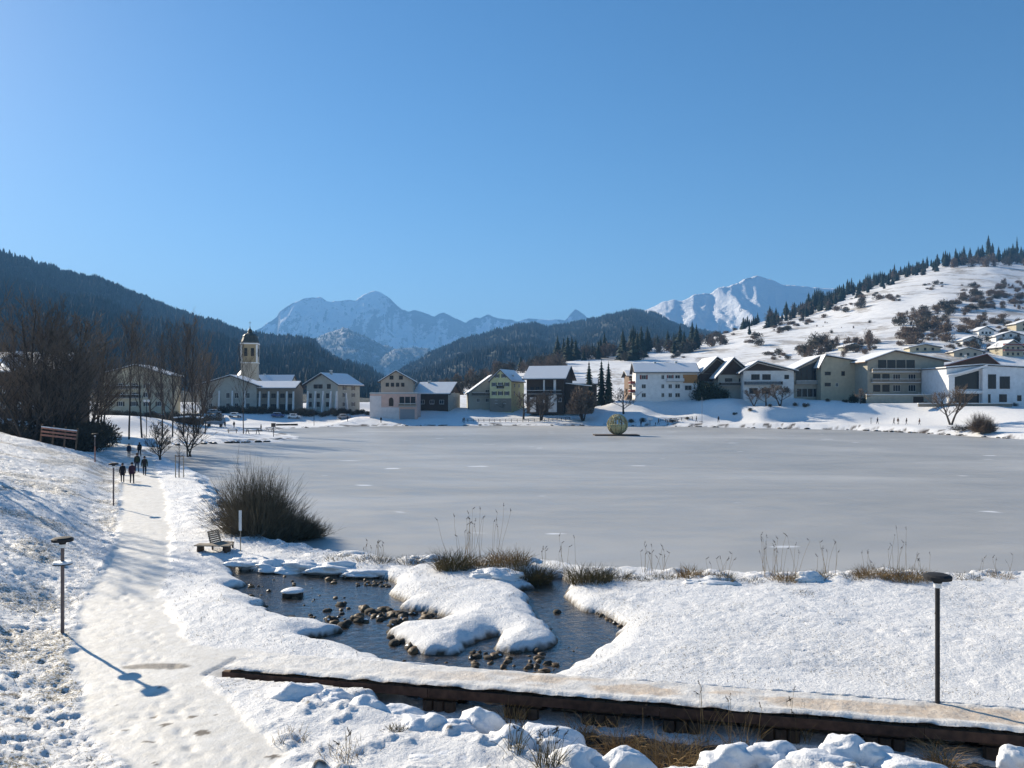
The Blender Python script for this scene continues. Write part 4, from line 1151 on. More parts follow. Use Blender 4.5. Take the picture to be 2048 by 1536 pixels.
# small house with balcony
h = house('small shaded house with a steep snow edged roof left of the yellow house', 938, 990, 812, 276, 786, 752, 10, R(8), 'wall_greygreen', peak_px=984, ov=.7)
rows(h, 'F', (.35, .7), (2.0,), 1.2, 1.3); balcony(h['root'], h['F'], 1, h['w'] * .9, 3.6); window(h['root'], h['F'], h['w'] * .7, 5.0, 1.4, 1.4)
# yellow house
h = house('pale yellow gabled house with three rows of windows and a blue shaded roof', 978, 1024, 812, 270, 762, 741, 12, R(-22), 'wall_yellow', peak_px=1001, ov=.5)
rows(h, 'F', (.34, .66), (10.2,), .95, 1.2, shut='frame_dark'); rows(h, 'F', (.2, .5, .8), (7.3, 4.3), 1.0, 1.3, shut='frame_dark'); rows(h, 'R', (.25, .6), (4.3, 7.0), 1.0, 1.3)
balcony(h['root'], h['F'], h['w'] * .36, h['w'] * .66, 6.0, .8)
m = MB(); fbox(m, h['F'], -.06, h['w'] + .06, -2, 2.6, .0, .06); m.build('plinth', 'wall_stone', h['root'])
rows(h, 'F', (.3, .7), (1.4,), 1.0, 1.2)
chimney(h['roof'], 2.4, 5, h['eave'] + .8)
# dark wooden chalet
h = house('large dark wooden chalet with a sunlit snowy roof and white columns', 1052, 1128, 812, 258, 756, 733, 14, R(-16), 'wood_dark', 'x', ov=1.2)
fr = h['F']; w_ = h['w']
for u0, u1 in ((.46, .50), (.74, .80)):
    m = MB(); fbox(m, fr, w_ * u0, w_ * u1, 1.0, h['eave'] - .4, .005, .5); m.build('column', 'wall_white', h['root'])
m = MB(); fbox(m, fr, w_ * .60, w_ * .82, -2, 3.4, .02, .3); m.build('white_base', 'wall_white', h['root'])
m = MB(); fbox(m, fr, w_ * .10, w_ * .26, -2, 2.8, .02, .5); m.build('white_base', 'wall_white', h['root'])
balcony(h['root'], fr, w_ * .04, w_ * .96, 4.0, 1.3); rows(h, 'F', (.15, .3, .58, .68), (5.4,), 1.3, 1.8, fmat='frame_dark'); rows(h, 'F', (.35, .9), (2.0,), 1.2, 1.3)
m = MB(); m.box(w_ / 2 + 3, 7, h['eave'] * .38 - 1, 6, 9, h['eave'] * .76 + 2); m.build('annex', 'wood_dark', h['root'])
m = MB(); slab(m, (w_ / 2 + .3, 1.6, h['eave'] * .80), (w_ / 2 + 7, 1.6, h['eave'] * .72), (w_ / 2 + 7, 12.4, h['eave'] * .72), (w_ / 2 + .3, 12.4, h['eave'] * .80), .3); m.build('annex_snow', 'snow', h['root'])
h = house('low dark house with a snow streaked roof between the dark chalet and the willow', 1132, 1192, 815, 284, 768, 758, 9, R(-8), 'wood_dark', 'x', ov=.8)
rows(h, 'F', (.3, .7), (3.0,), 1.2, 1.3)
h = house('red brown timber chalet half hidden left of the white house', 1258, 1280, 803, 278, 752, 742, 12, 0, 'wood_brown', 'x', ov=1.0)
for z_ in (2.4, 4.8, 7.0): balcony(h['root'], h['F'], 0, h['w'], z_, 1.1, .9, 'wood_brown')
# white apartment house
h = house('white three storey house with a snowy hipped roof and red shuttered windows', 1272, 1394, 800, 262, 744, 727, 12, R(-3), 'wall_white', 'x', ov=.9)
fr = h['F']; w_ = h['w']
for z_ in (1.6, 4.5, 7.5):
    for u, ww in ((.13, 1.4), (.44, 1.0), (.56, 1.2), (.68, 1.6)):
        window(h['root'], fr, w_ * u, z_, ww, 1.4, shut='shutter_red' if z_ > 7 and u in (.13, .56) else None)
balcony(h['root'], fr, w_ * .5, w_ * .78, 6.2, 1.0, .8, 'paint_white')
m = MB(); fbox(m, fr, w_ * .77, w_ * 1.0, 5.6, 8.3, .0, .25); bo = m.build('loggia_boarding', 'wood_orange', h['root'])
for k in range(6):
    m = MB(); fbox(m, fr, w_ * .775, w_ * .995, 5.65 + k * .44, 5.98 + k * .44, .252, .30); m.build('board', 'wood_orange', bo)
rows(h, 'F', (.85,), (4.0,), 2.2, 1.6)
for z_ in (2.6, 5.4): balcony(h['root'], h['L'], 2, 10, z_, 1.5, .9, 'shutter_red')
chimney(h['roof'], -3.0, 6, h['ridge'] - .2, .9); chimney(h['roof'], 4.0, 6, h['ridge'] - .4, 1.2)
# chalets in the right centre
h = house('wide gabled dark chalet just right of the white three storey house', 1398, 1484, 802, 264, 748, 716, 14, R(4), 'wall_pale', peak_px=1432, ov=1.6)
fr = h['F']; w_ = h['w']
m = MB(); fbox(m, fr, 0, w_ * .45, 4.2, h['eave'], .0, .12); m.build('timber_cladding', 'wood_dark', h['root'])
m = MB(); m.add([fr(w_ * .08, h['eave'] + .1, .1), fr(w_ * .9, h['eave'] + .1, .1), fr(w_ * .42, h['ridge'] - .5, .1), fr(w_ * .08, h['eave'] + .1, 0), fr(w_ * .9, h['eave'] + .1, 0), fr(w_ * .42, h['ridge'] - .5, 0)], [(0, 1, 2), (0, 3, 4, 1), (1, 4, 5, 2), (2, 5, 3, 0)]); m.build('gable_cladding', 'wood_dark', h['root'])
rows(h, 'F', (.25, .6, .82), (7.2,), 1.8, 1.5, fmat='frame_dark'); rows(h, 'F', (.6, .85), (3.0,), 1.8, 1.6)
balcony(h['root'], fr, w_ * .1, w_ * .98, 5.2, 1.5)
h = house('chalet with a second darker gable stepped forward before the wide one', 1436, 1506, 802, 258, 750, 717, 9, R(2), 'wall_pale', peak_px=1466, ov=1.4)
fr = h['F']; w_ = h['w']; rows(h, 'F', (.3, .7), (6.6,), 2.4, 1.5, fmat='frame_dark'); balcony(h['root'], fr, w_ * .03, w_ * .97, 5.0, 1.4)
m = MB(); m.add([fr(w_ * .06, h['eave'] + .1, .1), fr(w_ * .9, h['eave'] + .1, .1), fr(w_ * .43, h['ridge'] - .5, .1), fr(w_ * .06, h['eave'] + .1, 0), fr(w_ * .9, h['eave'] + .1, 0), fr(w_ * .43, h['ridge'] - .5, 0)], [(0, 1, 2), (0, 3, 4, 1), (1, 4, 5, 2), (2, 5, 3, 0)]); m.build('gable_cladding', 'wood_dark', h['root'])
h = house('white chalet with a long dark balcony and gable behind three bare trees', 1488, 1586, 802, 252, 742, 724, 12, R(-6), 'wall_white', peak_px=1515, ov=1.5)
fr = h['F']; w_ = h['w']
m = MB(); m.add([fr(w_ * .03, h['eave'] + .1, .1), fr(w_ * .9, h['eave'] + .1, .1), fr(w_ * .28, h['ridge'] - .4, .1), fr(w_ * .03, h['eave'] + .1, 0), fr(w_ * .9, h['eave'] + .1, 0), fr(w_ * .28, h['ridge'] - .4, 0)], [(0, 1, 2), (0, 3, 4, 1), (1, 4, 5, 2), (2, 5, 3, 0)]); m.build('gable_cladding', 'wood_dark', h['root'])
rows(h, 'F', (.24, .46), (7.6,), 2.6, 1.7, fmat='frame_dark', bars=2); rows(h, 'F', (.86,), (7.6, 3.4), 1.4, 1.3, fmat='frame_dark'); rows(h, 'F', (.2, .45), (3.2,), 2.6, 1.8, fmat='frame_dark')
balcony(h['root'], fr, w_ * .02, w_ * .76, 5.2, 1.5)
# cream pair of houses
h = house('grey beige house with a sunlit roof and dark triangular glazed gable', 1584, 1644, 802, 256, 742, 713, 12, 0, 'wall_beige', peak_px=1641, ov=1.0)
fr = h['F']; w_ = h['w']
m = MB(); m.add([fr(w_ * .12, 9.5, .08), fr(w_ * .97, 9.5, .08), fr(w_ * .97, h['ridge'] - .9, .08), fr(w_ * .3, h['eave'] + .9, .08)], [(0, 1, 2, 3)]); 
fbox(m, fr, w_ * .12, w_ * .97, 6.4, 9.5, -.02, .07); g_o = m.build('glazed_gable', 'glass', h['root'])
m = MB(); [fbox(m, fr, w_ * u - .08, w_ * u + .08, 6.4, 10.2, .082, .16) for u in (.3, .5, .7)]; m.build('mullion', 'frame_dark', g_o)
balcony(h['root'], fr, w_ * .1, w_ * .98, 5.6, 1.3, .9, 'concrete')
m = MB(); fbox(m, fr, w_ * .15, w_ * .88, 1.4, 3.9, -.02, .05); g_o = m.build('long_window', 'glass', h['root'])
m = MB(); [fbox(m, fr, w_ * u - .06, w_ * u + .06, 1.4, 3.9, .052, .1) for u in (.15, .33, .51, .7, .88)]; m.build('window_frame', 'frame_white', g_o)
h = house('cream house with plain side wall and shaded roof left of the large beige house', 1642, 1738, 800, 252, 727, 712, 13, 0, 'wall_cream', peak_px=1650, ov=.9)
fr = h['F']; w_ = h['w']
rows(h, 'F', (.14,), (8.4,), 1.9, 1.1, fmat='frame_dark'); rows(h, 'F', (.14,), (4.9,), 1.9, 1.1, fmat='frame_dark'); rows(h, 'F', (.46,), (8.4,), 1.1, 1.4, fmat='frame_dark'); rows(h, 'F', (.33, .8), (4.8,), .9, 1.2); rows(h, 'F', (.85,), (8.4,), 1.0, 1.3)
# large beige house
h = house('large beige house with a glazed gable, long balconies and a wooden edged roof', 1735, 1888, 796, 243, 722, 703, 14, 0, 'wall_greygreen', peak_px=1788, ov=1.5, roof='wood_brown')
fr = h['F']; w_ = h['w']; e = h['eave']
m = MB(); fbox(m, fr, w_ * .13, w_ * .62, 8.6, 11.6, -.02, .06); g_o = m.build('glazed_gable', 'glass', h['root'])
m = MB(); [fbox(m, fr, w_ * u - .09, w_ * u + .09, 8.6, 11.7, .062, .14) for u in (.13, .25, .37, .5, .62)]; m.build('mullion', 'wall_beige', g_o)
for z_ in (4.8, 8.0): balcony(h['root'], fr, w_ * .04, w_ * .66, z_, 1.6, .9, 'wood_grey', 'wall_white')
for z_ in (3.0, 6.3):
    for u in (.12, .24): window(h['root'], fr, w_ * u, z_, 2.2, 2.1, 'frame_dark')
    for u in (.38, .58): window(h['root'], fr, w_ * u, z_, 2.3, 2.0, 'frame_white', 2)
    window(h['root'], fr, w_ * .82, z_, 1.5, 1.8, 'frame_white')
for z_ in (1.4, 4.75): m = MB(); fbox(m, fr, w_ * .66, w_ * 1.0, z_, z_ + .25, .0, .1); m.build('string_course', 'wall_white', h['root'])
rw = thing('retaining_wall', 'long grey green retaining wall below the large beige house', 'wall', AT(1812, 806, 236))
m = MB().box(0, 0, .3, 23.5, .6, 4.2); m.build('wall_face', 'wall_greygreen', rw); MB().box(0, 0, 2.5, 23.7, .8, .2).build('coping', 'snow', rw)
m = MB().box(3.5, -.35, .6, 3.0, .1, 2.6); m.build('garage_door', 'wood_dark', rw)
# modern white house
h = house('modern white house with a framed loggia, tall dark windows and a low snowy roof', 1893, 2075, 806, 228, 737, 731, 14, 0, 'wall_modern', peak_px=1964, ov=.4)
fr = h['F']; w_ = h['w']; e = h['eave']
m = MB()
m.add([fr(w_ * .07, 4.0, .05), fr(w_ * .355, 4.0, .05), fr(w_ * .355, e - .6, .05), fr(w_ * .07, e - 2.6, .05)], [(0, 1, 2, 3)]); fbox(m, fr, w_ * .07, w_ * .355, 4.0, 4.2, -.02, .049)
m.build('loggia_opening', 'glass', h['root'])
m = MB(); fbox(m, fr, w_ * .07, w_ * .355, -.6, 2.6, -.02, .05); m.build('ground_floor_glazing', 'glass', h['root'])
for u0, u1 in ((-.005, .06), (.365, .42)):
    m = MB(); fbox(m, fr, w_ * u0, w_ * u1, -3, e - (.2 if u0 > 0 else 2.2), .0, 1.4); m.build('white_pier', 'wall_modern', h['root'])
m = MB(); fbox(m, fr, w_ * .06, w_ * .365, 2.7, 3.5, .0, 1.3); m.build('loggia_slab', 'wall_modern', h['root'])
m = MB(); m.add([fr(-.3, e - 2.4, 1.5), fr(w_ * .42, e + .5, 1.5), fr(w_ * .42, e + .95, 1.5), fr(-.3, e - 1.9, 1.5), fr(-.3, e - 2.4, 0), fr(w_ * .42, e + .5, 0), fr(w_ * .42, e + .95, 0), fr(-.3, e - 1.9, 0)], [(0, 1, 2, 3), (7, 6, 5, 4), (0, 4, 5, 1), (3, 2, 6, 7), (0, 3, 7, 4), (1, 5, 6, 2)]); m.build('sloping_fascia', 'wall_modern', h['root'])
for u, z0_, z1_, ww in ((.50, 4.1, 8.2, 2.3), (.64, 4.1, 7.6, 2.9)):
    window(h['root'], fr, w_ * u, (z0_ + z1_) / 2, ww, z1_ - z0_, 'frame_dark', 1)
window(h['root'], fr, w_ * .47, 1.2, .7, 2.6, 'frame_dark', 0); window(h['root'], fr, w_ * .62, 1.4, 2.2, 2.2, 'frame_dark', 1); window(h['root'], fr, w_ * .8, 1.4, 1.2, 1.6, 'frame_dark', 0)
h = house('house with a bright snowy roof and dark red gable behind the modern white house', 1898, 1992, 790, 262, 731, 710, 12, R(-30), 'wood_dark', peak_px=1970, ov=1.0, roof='roof_red')
chimney(h['roof'], -2, 4, h['eave'] + 2.2)
tw_ = thing('terrace_wall', 'low dark edged terrace wall on the bank below the modern white house', 'wall', AT(1930, 812, 221))
MB().box(0, 0, .2, 26, .4, .9).build('wall_face', 'wall_stone', tw_); MB().box(0, 0, .75, 26.2, .6, .18).build('coping', 'snow', tw_)
# houses up the right hill
for k, (px0, px1, pb_, ht, wl, lab, rz) in enumerate([(2000, 2046, 714, 34, 'wall_cream', 'red and cream chalet with balconies at the right edge of the hill', 8), (1955, 1985, 672, 18, 'wall_white', 'small pale house among bushes high on the right hill', 0),
        (1906, 1958, 714, 20, 'wall_beige', 'small beige house with a snowy roof above the large beige house', -10), (1992, 2048, 686, 24, 'wall_white', 'bluish white chalet just above the red and cream one', -6), (2030, 2090, 664, 26, 'wall_cream', 'cream chalet cut by the right edge of the picture', 0),
        (1820, 1878, 704, 16, 'wall_cream', 'low house with a snow striped roof behind the large beige house', -8), (1925, 1962, 690, 18, 'wall_white', 'small white house left of the bluish white chalet on the hill', 4), 
        (1690, 1722, 700, 14, 'wall_pale', 'little house with a blue shaded roof above the cream house', 6)]):
    p = rhill.pick((px0 + px1) / 2, pb_)
    h = house(lab, px0, px1, pb_, p.y, pb_ - ht * .62, pb_ - ht, 9, R(rz), wl, ov=.9, roof='roof_dark', z0=-6)
    h['root'].location = (p.x, p.y, p.z - .5)
    rows(h, 'F', (.25, .5, .75), (1.8, 4.6) if ht > 20 else (1.8,), 1.2, 1.3, fmat='frame_dark')
    if k == 0:
        for z_ in (3.2, 6.0): balcony(h['root'], h['F'], .3, h['w'] - .3, z_, 1.1, .9, 'shutter_red')
# small kiosk and bus stop on the village shore
h = house('small blue grey wooden kiosk with a flat snowy roof among the bare trees', 349, 393, 858, 200, 838, 836, 3, 0, 'wood_dark', ov=.5, name='kiosk', cat='kiosk')
m = MB(); fbox(m, h['F'], .6, h['w'] - .6, .9, 2.0, -.02, .05); m.build('counter_window', 'glass', h['root'])
# ------------------------------------------------------------------ footbridge over the ditch
rng = random.Random(5)
ang = math.atan2(BR1.y - BR0.y, BR1.x - BR0.x); BL = (BR1 - BR0).length; DZ = .60
fb = thing('footbridge', 'long low timber footbridge covered with trodden snow above the dark ditch', 'footbridge', (BR0.x, BR0.y, 0), ang)
DW = 1.32
m = MB().box(BL / 2, DW / 2 + .05, DZ - .12, BL, DW - .1, .07); m.build('deck', 'wood_dark', fb)
x = 0
me_pl = None
nb = 90
for k in range(nb):
    L = BL / nb
    if me_pl is None: me_pl = MB().box(0, 0, 0, L - .02, DW + .08, .045).mesh('plank', 'wood_brown')
    o = link('plank', me_pl, fb); o.location = (L * (k + .5), DW / 2 + rng.uniform(-.012, .012), DZ - .05 + rng.uniform(-.004, .004))
m = MB()
for k in range(4):
    x0 = BL * k / 4; m = MB().box(x0 + BL / 8, -.04, DZ - .14, BL / 4 - .012, .09, .22); m.build('edge_beam', 'wood_rust', fb)
    m = MB().box(x0 + BL / 8, DW + .03, DZ - .14, BL / 4 - .012, .09, .22); m.build('edge_beam', 'wood_rust', fb)
# snow on the deck, trodden and stained in the middle
nx_, ny_ = 420, 26
gx = np.linspace(0, BL, nx_); gy = np.linspace(-.07, DW + .09, ny_)
X, Y = np.meshgrid(gx, gy, indexing='ij')
edge = np.minimum(Y - gy[0], gy[-1] - Y)
zz = DZ + .012 + .06 * sstep(0, .12, edge) + .03 * fbm(X * 3, Y * 3, 3, 81) + .035 * sstep(.45, .1, edge) * (1 + fbm(X * 2, Y * 2, 3, 82)) * (Y < DW / 2) 
wobx = .05 * fbm(X * 2.2, Y * 0 + 1, 3, 83) * (edge < .02)
Yw = Y + wobx * np.where(Y < DW / 2, 1, -1)
pathv = sstep(.10, .40, edge + .15 * fbm(X * 1.1, Y * 2, 3, 84))
stain = sstep(.12, .38, edge) * sstep(-.12, .25, fbm(X * .55, Y * 1.6 + 3, 4, 85)) * sstep(3, 9, X)
rim = sstep(.035, .0, edge) * sstep(-.1, .2, fbm(X * 4, Y * 4, 2, 86))
I = np.arange(nx_ * ny_).reshape(nx_, ny_)
Q = np.stack([I[:-1, :-1].ravel(), I[1:, :-1].ravel(), I[1:, 1:].ravel(), I[:-1, 1:].ravel()], 1)
V = np.stack([X.ravel(), Yw.ravel(), zz.ravel()], 1)
mm_, t, b = newmat('deck_snow')
base = ramp(t, noise(t, 5, 5, .6).outputs[0], [(.3, (.66, .63, .58)), (.7, (.82, .80, .76))])
st = ramp(t, noise(t, 7, 5, .7).outputs[0], [(.3, (.50, .33, .18)), (.65, (.70, .58, .44))])
c = mixc(t, attr(t, 'stain'), base.outputs[0], st.outputs[0])
c = mixc(t, attr(t, 'bare'), c, (.10, .06, .04))
t.links.new(c, b.inputs['Base Color']); b.inputs['Roughness'].default_value = .6
bump(t, noise(t, 12, 5, .7).outputs[0], b, .03)
link('snow_cover', npmesh('snow_cover', V, Q, 'deck_snow', True, dict(stain=stain.ravel() * .7, bare=rim.ravel() * .9)), fb)
for k, u in enumerate([5.9, 8.0, 9.9, 11.8, 14.0, 16.2, 18.6, 21.0]):
    for j in range(3):
        for yy_ in (.10, DW - .12): MB().tube([(u - .28 + .28 * j, yy_, -.6), (u - .28 + .28 * j, yy_, DZ - .36)], .15, 8).build('pile', 'wood_dark', fb)
    MB().box(u, DW / 2, DZ - .28, 1.0, DW - .15, .14).build('cross_beam', 'wood_dark', fb)

# ------------------------------------------------------------------ mounds and stones
def blob(name, mat, rx, ry, rz, seed, amp=.25, sub=3, flat=.0, mats=None, capz=None):
    import bmesh
    bm = bmesh.new(); bmesh.ops.create_icosphere(bm, subdivisions=sub, radius=1)
    co = np.array([v.co[:] for v in bm.verts])
    n = fbm(co[:, 0] * 1.6 + seed * 3.1 + co[:, 2], co[:, 1] * 1.6 + seed + co[:, 2] * .7, 3, seed)
    co = co * (1 + amp * n[:, None] * 1.6)
    co[:, 2] = np.where(co[:, 2] < 0, co[:, 2] * .5, co[:, 2])
    co *= np.array([rx, ry, rz])
    for v, p in zip(bm.verts, co): v.co = p
    me = bpy.data.meshes.new(name); bm.to_mesh(me); bm.free()
    for q in (mats or [mat]): me.materials.append(MATS[q])
    me.polygons.foreach_set('use_smooth', [True] * len(me.polygons))
    if capz is not None:
        for p in me.polygons:
            if p.normal.z > capz: p.material_index = 1
    return me
mounds = [  # px, py of the foot, half width and height in pixels, label
    (585, 1412, 55, 46, 'largest rounded snow lump with two dark holes, beside the start of the footbridge edge'),
    (660, 1420, 50, 44, 'smooth rounded snow lump joined to the right side of the largest one'),
    (735, 1440, 48, 42, 'snow lump third in the row along the footbridge'),
    (800, 1448, 45, 34, 'snow lump fourth in the row along the footbridge'),
    (850, 1470, 48, 44, 'snow lump with shaded front before the footbridge opening'),
    (912, 1478, 40, 36, 'low snow lump beside the first dark opening under the bridge'),
    (962, 1462, 46, 46, 'craggy snow lump standing against the blue ice under the bridge'),
    (1010, 1508, 60, 48, 'wide sunlit snow lump right of the row of lumps'),
    (1095, 1500, 70, 48, 'broad snow lump above the dark grassy hollow'),
    (1140, 1545, 70, 60, 'shaded snow lump at the lower picture edge, left of the grassy hollow'),
    (1240, 1550, 62, 60, 'pointed snow lump at the bottom edge in front of the grassy hollow'),
    (1370, 1548, 56, 26, 'small snow lump at the bottom edge of the grassy hollow'),
    (1465, 1530, 50, 44, 'snow lump at the left end of the bank below the bridge on the right'),
    (1545, 1528, 55, 40, 'low snow lump in the right hand bank below the bridge'),
    (1690, 1522, 50, 46, 'tall pointed snow lump on the bank below the bridge on the right'),
    (1755, 1526, 44, 42, 'snow lump just right of the tall pointed one'),
    (1640, 1550, 70, 36, 'wide low snow lump at the bottom edge on the right'),
    (1830, 1550, 60, 30, 'flat snow lump at the bottom edge near the dark reeds'),
    (2040, 1525, 34, 36, 'snow lump cut off by the lower right corner'),
    (880, 1540, 80, 34, 'low rippled snow lump at the bottom edge left of centre')]
for k, (px, py, hw, hp, lab) in enumerate(mounds):
    x, y = G(px, py, .35); s_ = y / F
    me = blob('snow_mound', 'snow', hw * s_ * 1.12, hw * s_ * .8, hp * s_ * .92, 10 + k, .30, 4)
    o = link('snow_mound', me); o.location = (x, y + hw * s_ * .35, .30 if k not in (9, 10, 11) else .12)
    tag(o, lab, 'snow mound', 'snow lumps along the footbridge')
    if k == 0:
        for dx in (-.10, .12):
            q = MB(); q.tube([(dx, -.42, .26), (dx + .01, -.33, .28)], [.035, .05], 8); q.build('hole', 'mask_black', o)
# stones in the stream, some with snow on them
stones = [blob('stream_stone', None, .21, .17, .15, 50 + k, .5, 2, mats=['rock_brown' if k % 2 else 'rock', 'snow'], capz=.9 if k == 0 else 2) for k in range(6)]
def stone(px, py, s_, k, lab, grp, z=.08, H=None):
    s_ = s_ * .8; x, y = G(px, py, .15)
    o = link('stream_stone', stones[k % 6]); o.location = (x, y, z); o.rotation_euler = (0, 0, rng.uniform(0, 6)); o.scale = (s_ * rng.uniform(.85, 1.3), s_ * rng.uniform(.85, 1.2), s_)
    tag(o, lab, 'stone', grp)
for n, (x0, x1, y0, y1, cnt, s0, s1, lab) in enumerate([
    (710, 790, 1212, 1245, 30, .35, 1.4, 'brown rounded stone in the heap in the middle of the stream pond'),
    (780, 890, 1225, 1250, 26, .8, 1.3, 'snow dusted stone in the stony inlet of the snowy island'),
    (640, 700, 1215, 1265, 8, .7, 1.2, 'wet brown stone alone in the water left of the heap'),
    (640, 800, 1150, 1172, 34, .3, 1.0, 'dark stone along the upper bank of the stream pond'),
    (1135, 1250, 1190, 1255, 40, .2, .7, 'small reddish stone along the right bank of the stream'),
    (930, 1130, 1300, 1350, 46, .22, .95, 'dark mossy stone in the shallow just above the footbridge'),
    (775, 850, 1262, 1305, 14, .8, 1.3, 'dark stone under the lower left edge of the snowy island'),
    (1040, 1110, 1345, 1358, 8, .6, 1.0, 'dark stone touching the back edge of the footbridge'),
    (1080, 1230, 1240, 1330, 26, .15, .4, 'small submerged stone in the shallow right arm of the stream'), (780, 930, 1315, 1345, 20, .15, .45, 'small stone in the channel just above the left part of the footbridge'),
    (480, 700, 1150, 1240, 40, .25, .7, 'small stone lying in the shallow left part of the pond')]):
    for k in range(cnt):
        u = rng.random()
        px = x0 + (x1 - x0) * u; py = y0 + (y1 - y0) * (u if n == 4 else rng.random())
        stone(px, py, rng.uniform(s0, s1), k + n, lab, 'stones: ' + lab[:52])
for px, py, s_, lab in [(680, 1208, 1.1, 'single dark stone standing in the open water above the heap'), (684, 1250, 1.3, 'pale rounded stone at the tip of the left bank'), (668, 1237, 1.1, 'flat wet stone before the tip of the left bank'), (1115, 1222, 1.0, 'dark stone against the east edge of the snowy island')]:
    stone(px, py, s_, 4, lab, None)
x, y = G(586, 1186, .2)
bl = thing('snow_block', 'flat square stone block with a thick snow cap in the stream pond', 'stone block', (x, y, .05), R(8))
MB().box(0, 0, .08, .72, .62, .26).build('block', 'rock', bl)
me = blob('snow_cap', 'snow', .44, .38, .14, 77, .10, 3); o = link('snow_cap', me, bl); o.location = (0, 0, .22)
# dark stones along the far shore
ss_ = [blob('shore_stone', None, .7, .45, .3, 90 + k, .3, 2, mats=['rock', 'snow'], capz=.9) for k in range(3)]
for k in range(110):
    px = rng.uniform(600, 2040) if k < 92 else rng.uniform(330, 560)
    py = interp([(540, 858), (560, 858), (650, 854), (800, 852), (1000, 851), (1300, 852), (1500, 856), (1700, 860), (1850, 867), (2048, 879)], px) if k < 92 else interp([(300, 893), (440, 887), (550, 884)], px)
    x, y = G(px, py, 0); o = link('shore_stone', ss_[k % 3])
    o.location = (x, y + rng.uniform(.2, 2.2), .05); o.rotation_euler = (0, 0, rng.uniform(0, 6)); q = rng.uniform(.5, 1.2); o.scale = (q * 1.3, q, q)
    tag(o, 'dark stone at the water line of the far lake shore' if k < 92 else 'dark stone at the water line of the snowy spit on the left', 'stone', 'stones on the far shore line' if k < 92 else 'stones on the shore line of the spit')

# ------------------------------------------------------------------ reeds and dry grass
def grass(name, lab, x, y, z, rx, ry, h, n, mat, seed, heads=0, stalk_h=0.0, tw=.006, droop=.5, snowd=0, grp=None):
    rg = random.Random(seed); W = MB(); root = thing(name, lab, 'grass tuft' if not heads else 'reeds', (x, y, z), 0, grp)
    for i in range(n):
        a = rg.uniform(0, 6.28); r_ = rg.random() ** .5
        p = Vector((rx * r_ * math.cos(a), ry * r_ * math.sin(a), -.12))
        d = Vector((rg.uniform(-.5, .5) + math.cos(a) * .4 * r_, rg.uniform(-.5, .5) + math.sin(a) * .3 * r_, 1)).normalized(); L = h * rg.uniform(.5, 1.1)
        pts = [p]
        for k in range(3):
            pts.append(pts[-1] + d * L / 3); d = (d + Vector((d.x * droop, d.y * droop, -droop * .7 * rg.random()))).normalized()
        W.tube(pts, [tw, tw * .9, tw * .7, tw * .2], 3, False)
    if n: W.build('blades', mat, root)
    for i in range(int(heads * 1.6)):
        S_ = MB(); p = Vector((rg.uniform(-rx, rx), rg.uniform(-ry, ry), -.1)); L = stalk_h * rg.uniform(.55, 1.05)
        d = Vector((rg.uniform(-.28, .28), rg.uniform(-.2, .2), 1)).normalized(); pts = [p]
        for k in range(4):
            pts.append(pts[-1] + d * L / 4); d = (d + Vector((rg.uniform(-.12, .12), rg.uniform(-.1, .1), 0))).normalized()
        S_.tube(pts, [.007, .006, .005, .004, .003], 4, False); so_ = S_.build('stalk', mat, root)
        H_ = MB(); e = pts[-1]; dr = Vector((rg.uniform(-.7, .7), 0, rg.uniform(.3, 1))).normalized()
        for j in range(16):
            f_ = rg.random(); q = e + dr * .15 * f_ - d * .05
            v = (dr + Vector((rg.uniform(-.6, .6), rg.uniform(-.6, .6), rg.uniform(-.9, .3)))).normalized()
            s2 = v.orthogonal().normalized() * .008
            H_.tri(q - s2, q + s2, q + v * .07 * (1.1 - f_ * .6))
        H_.build('seed_head', 'seed_head', so_)
    return root
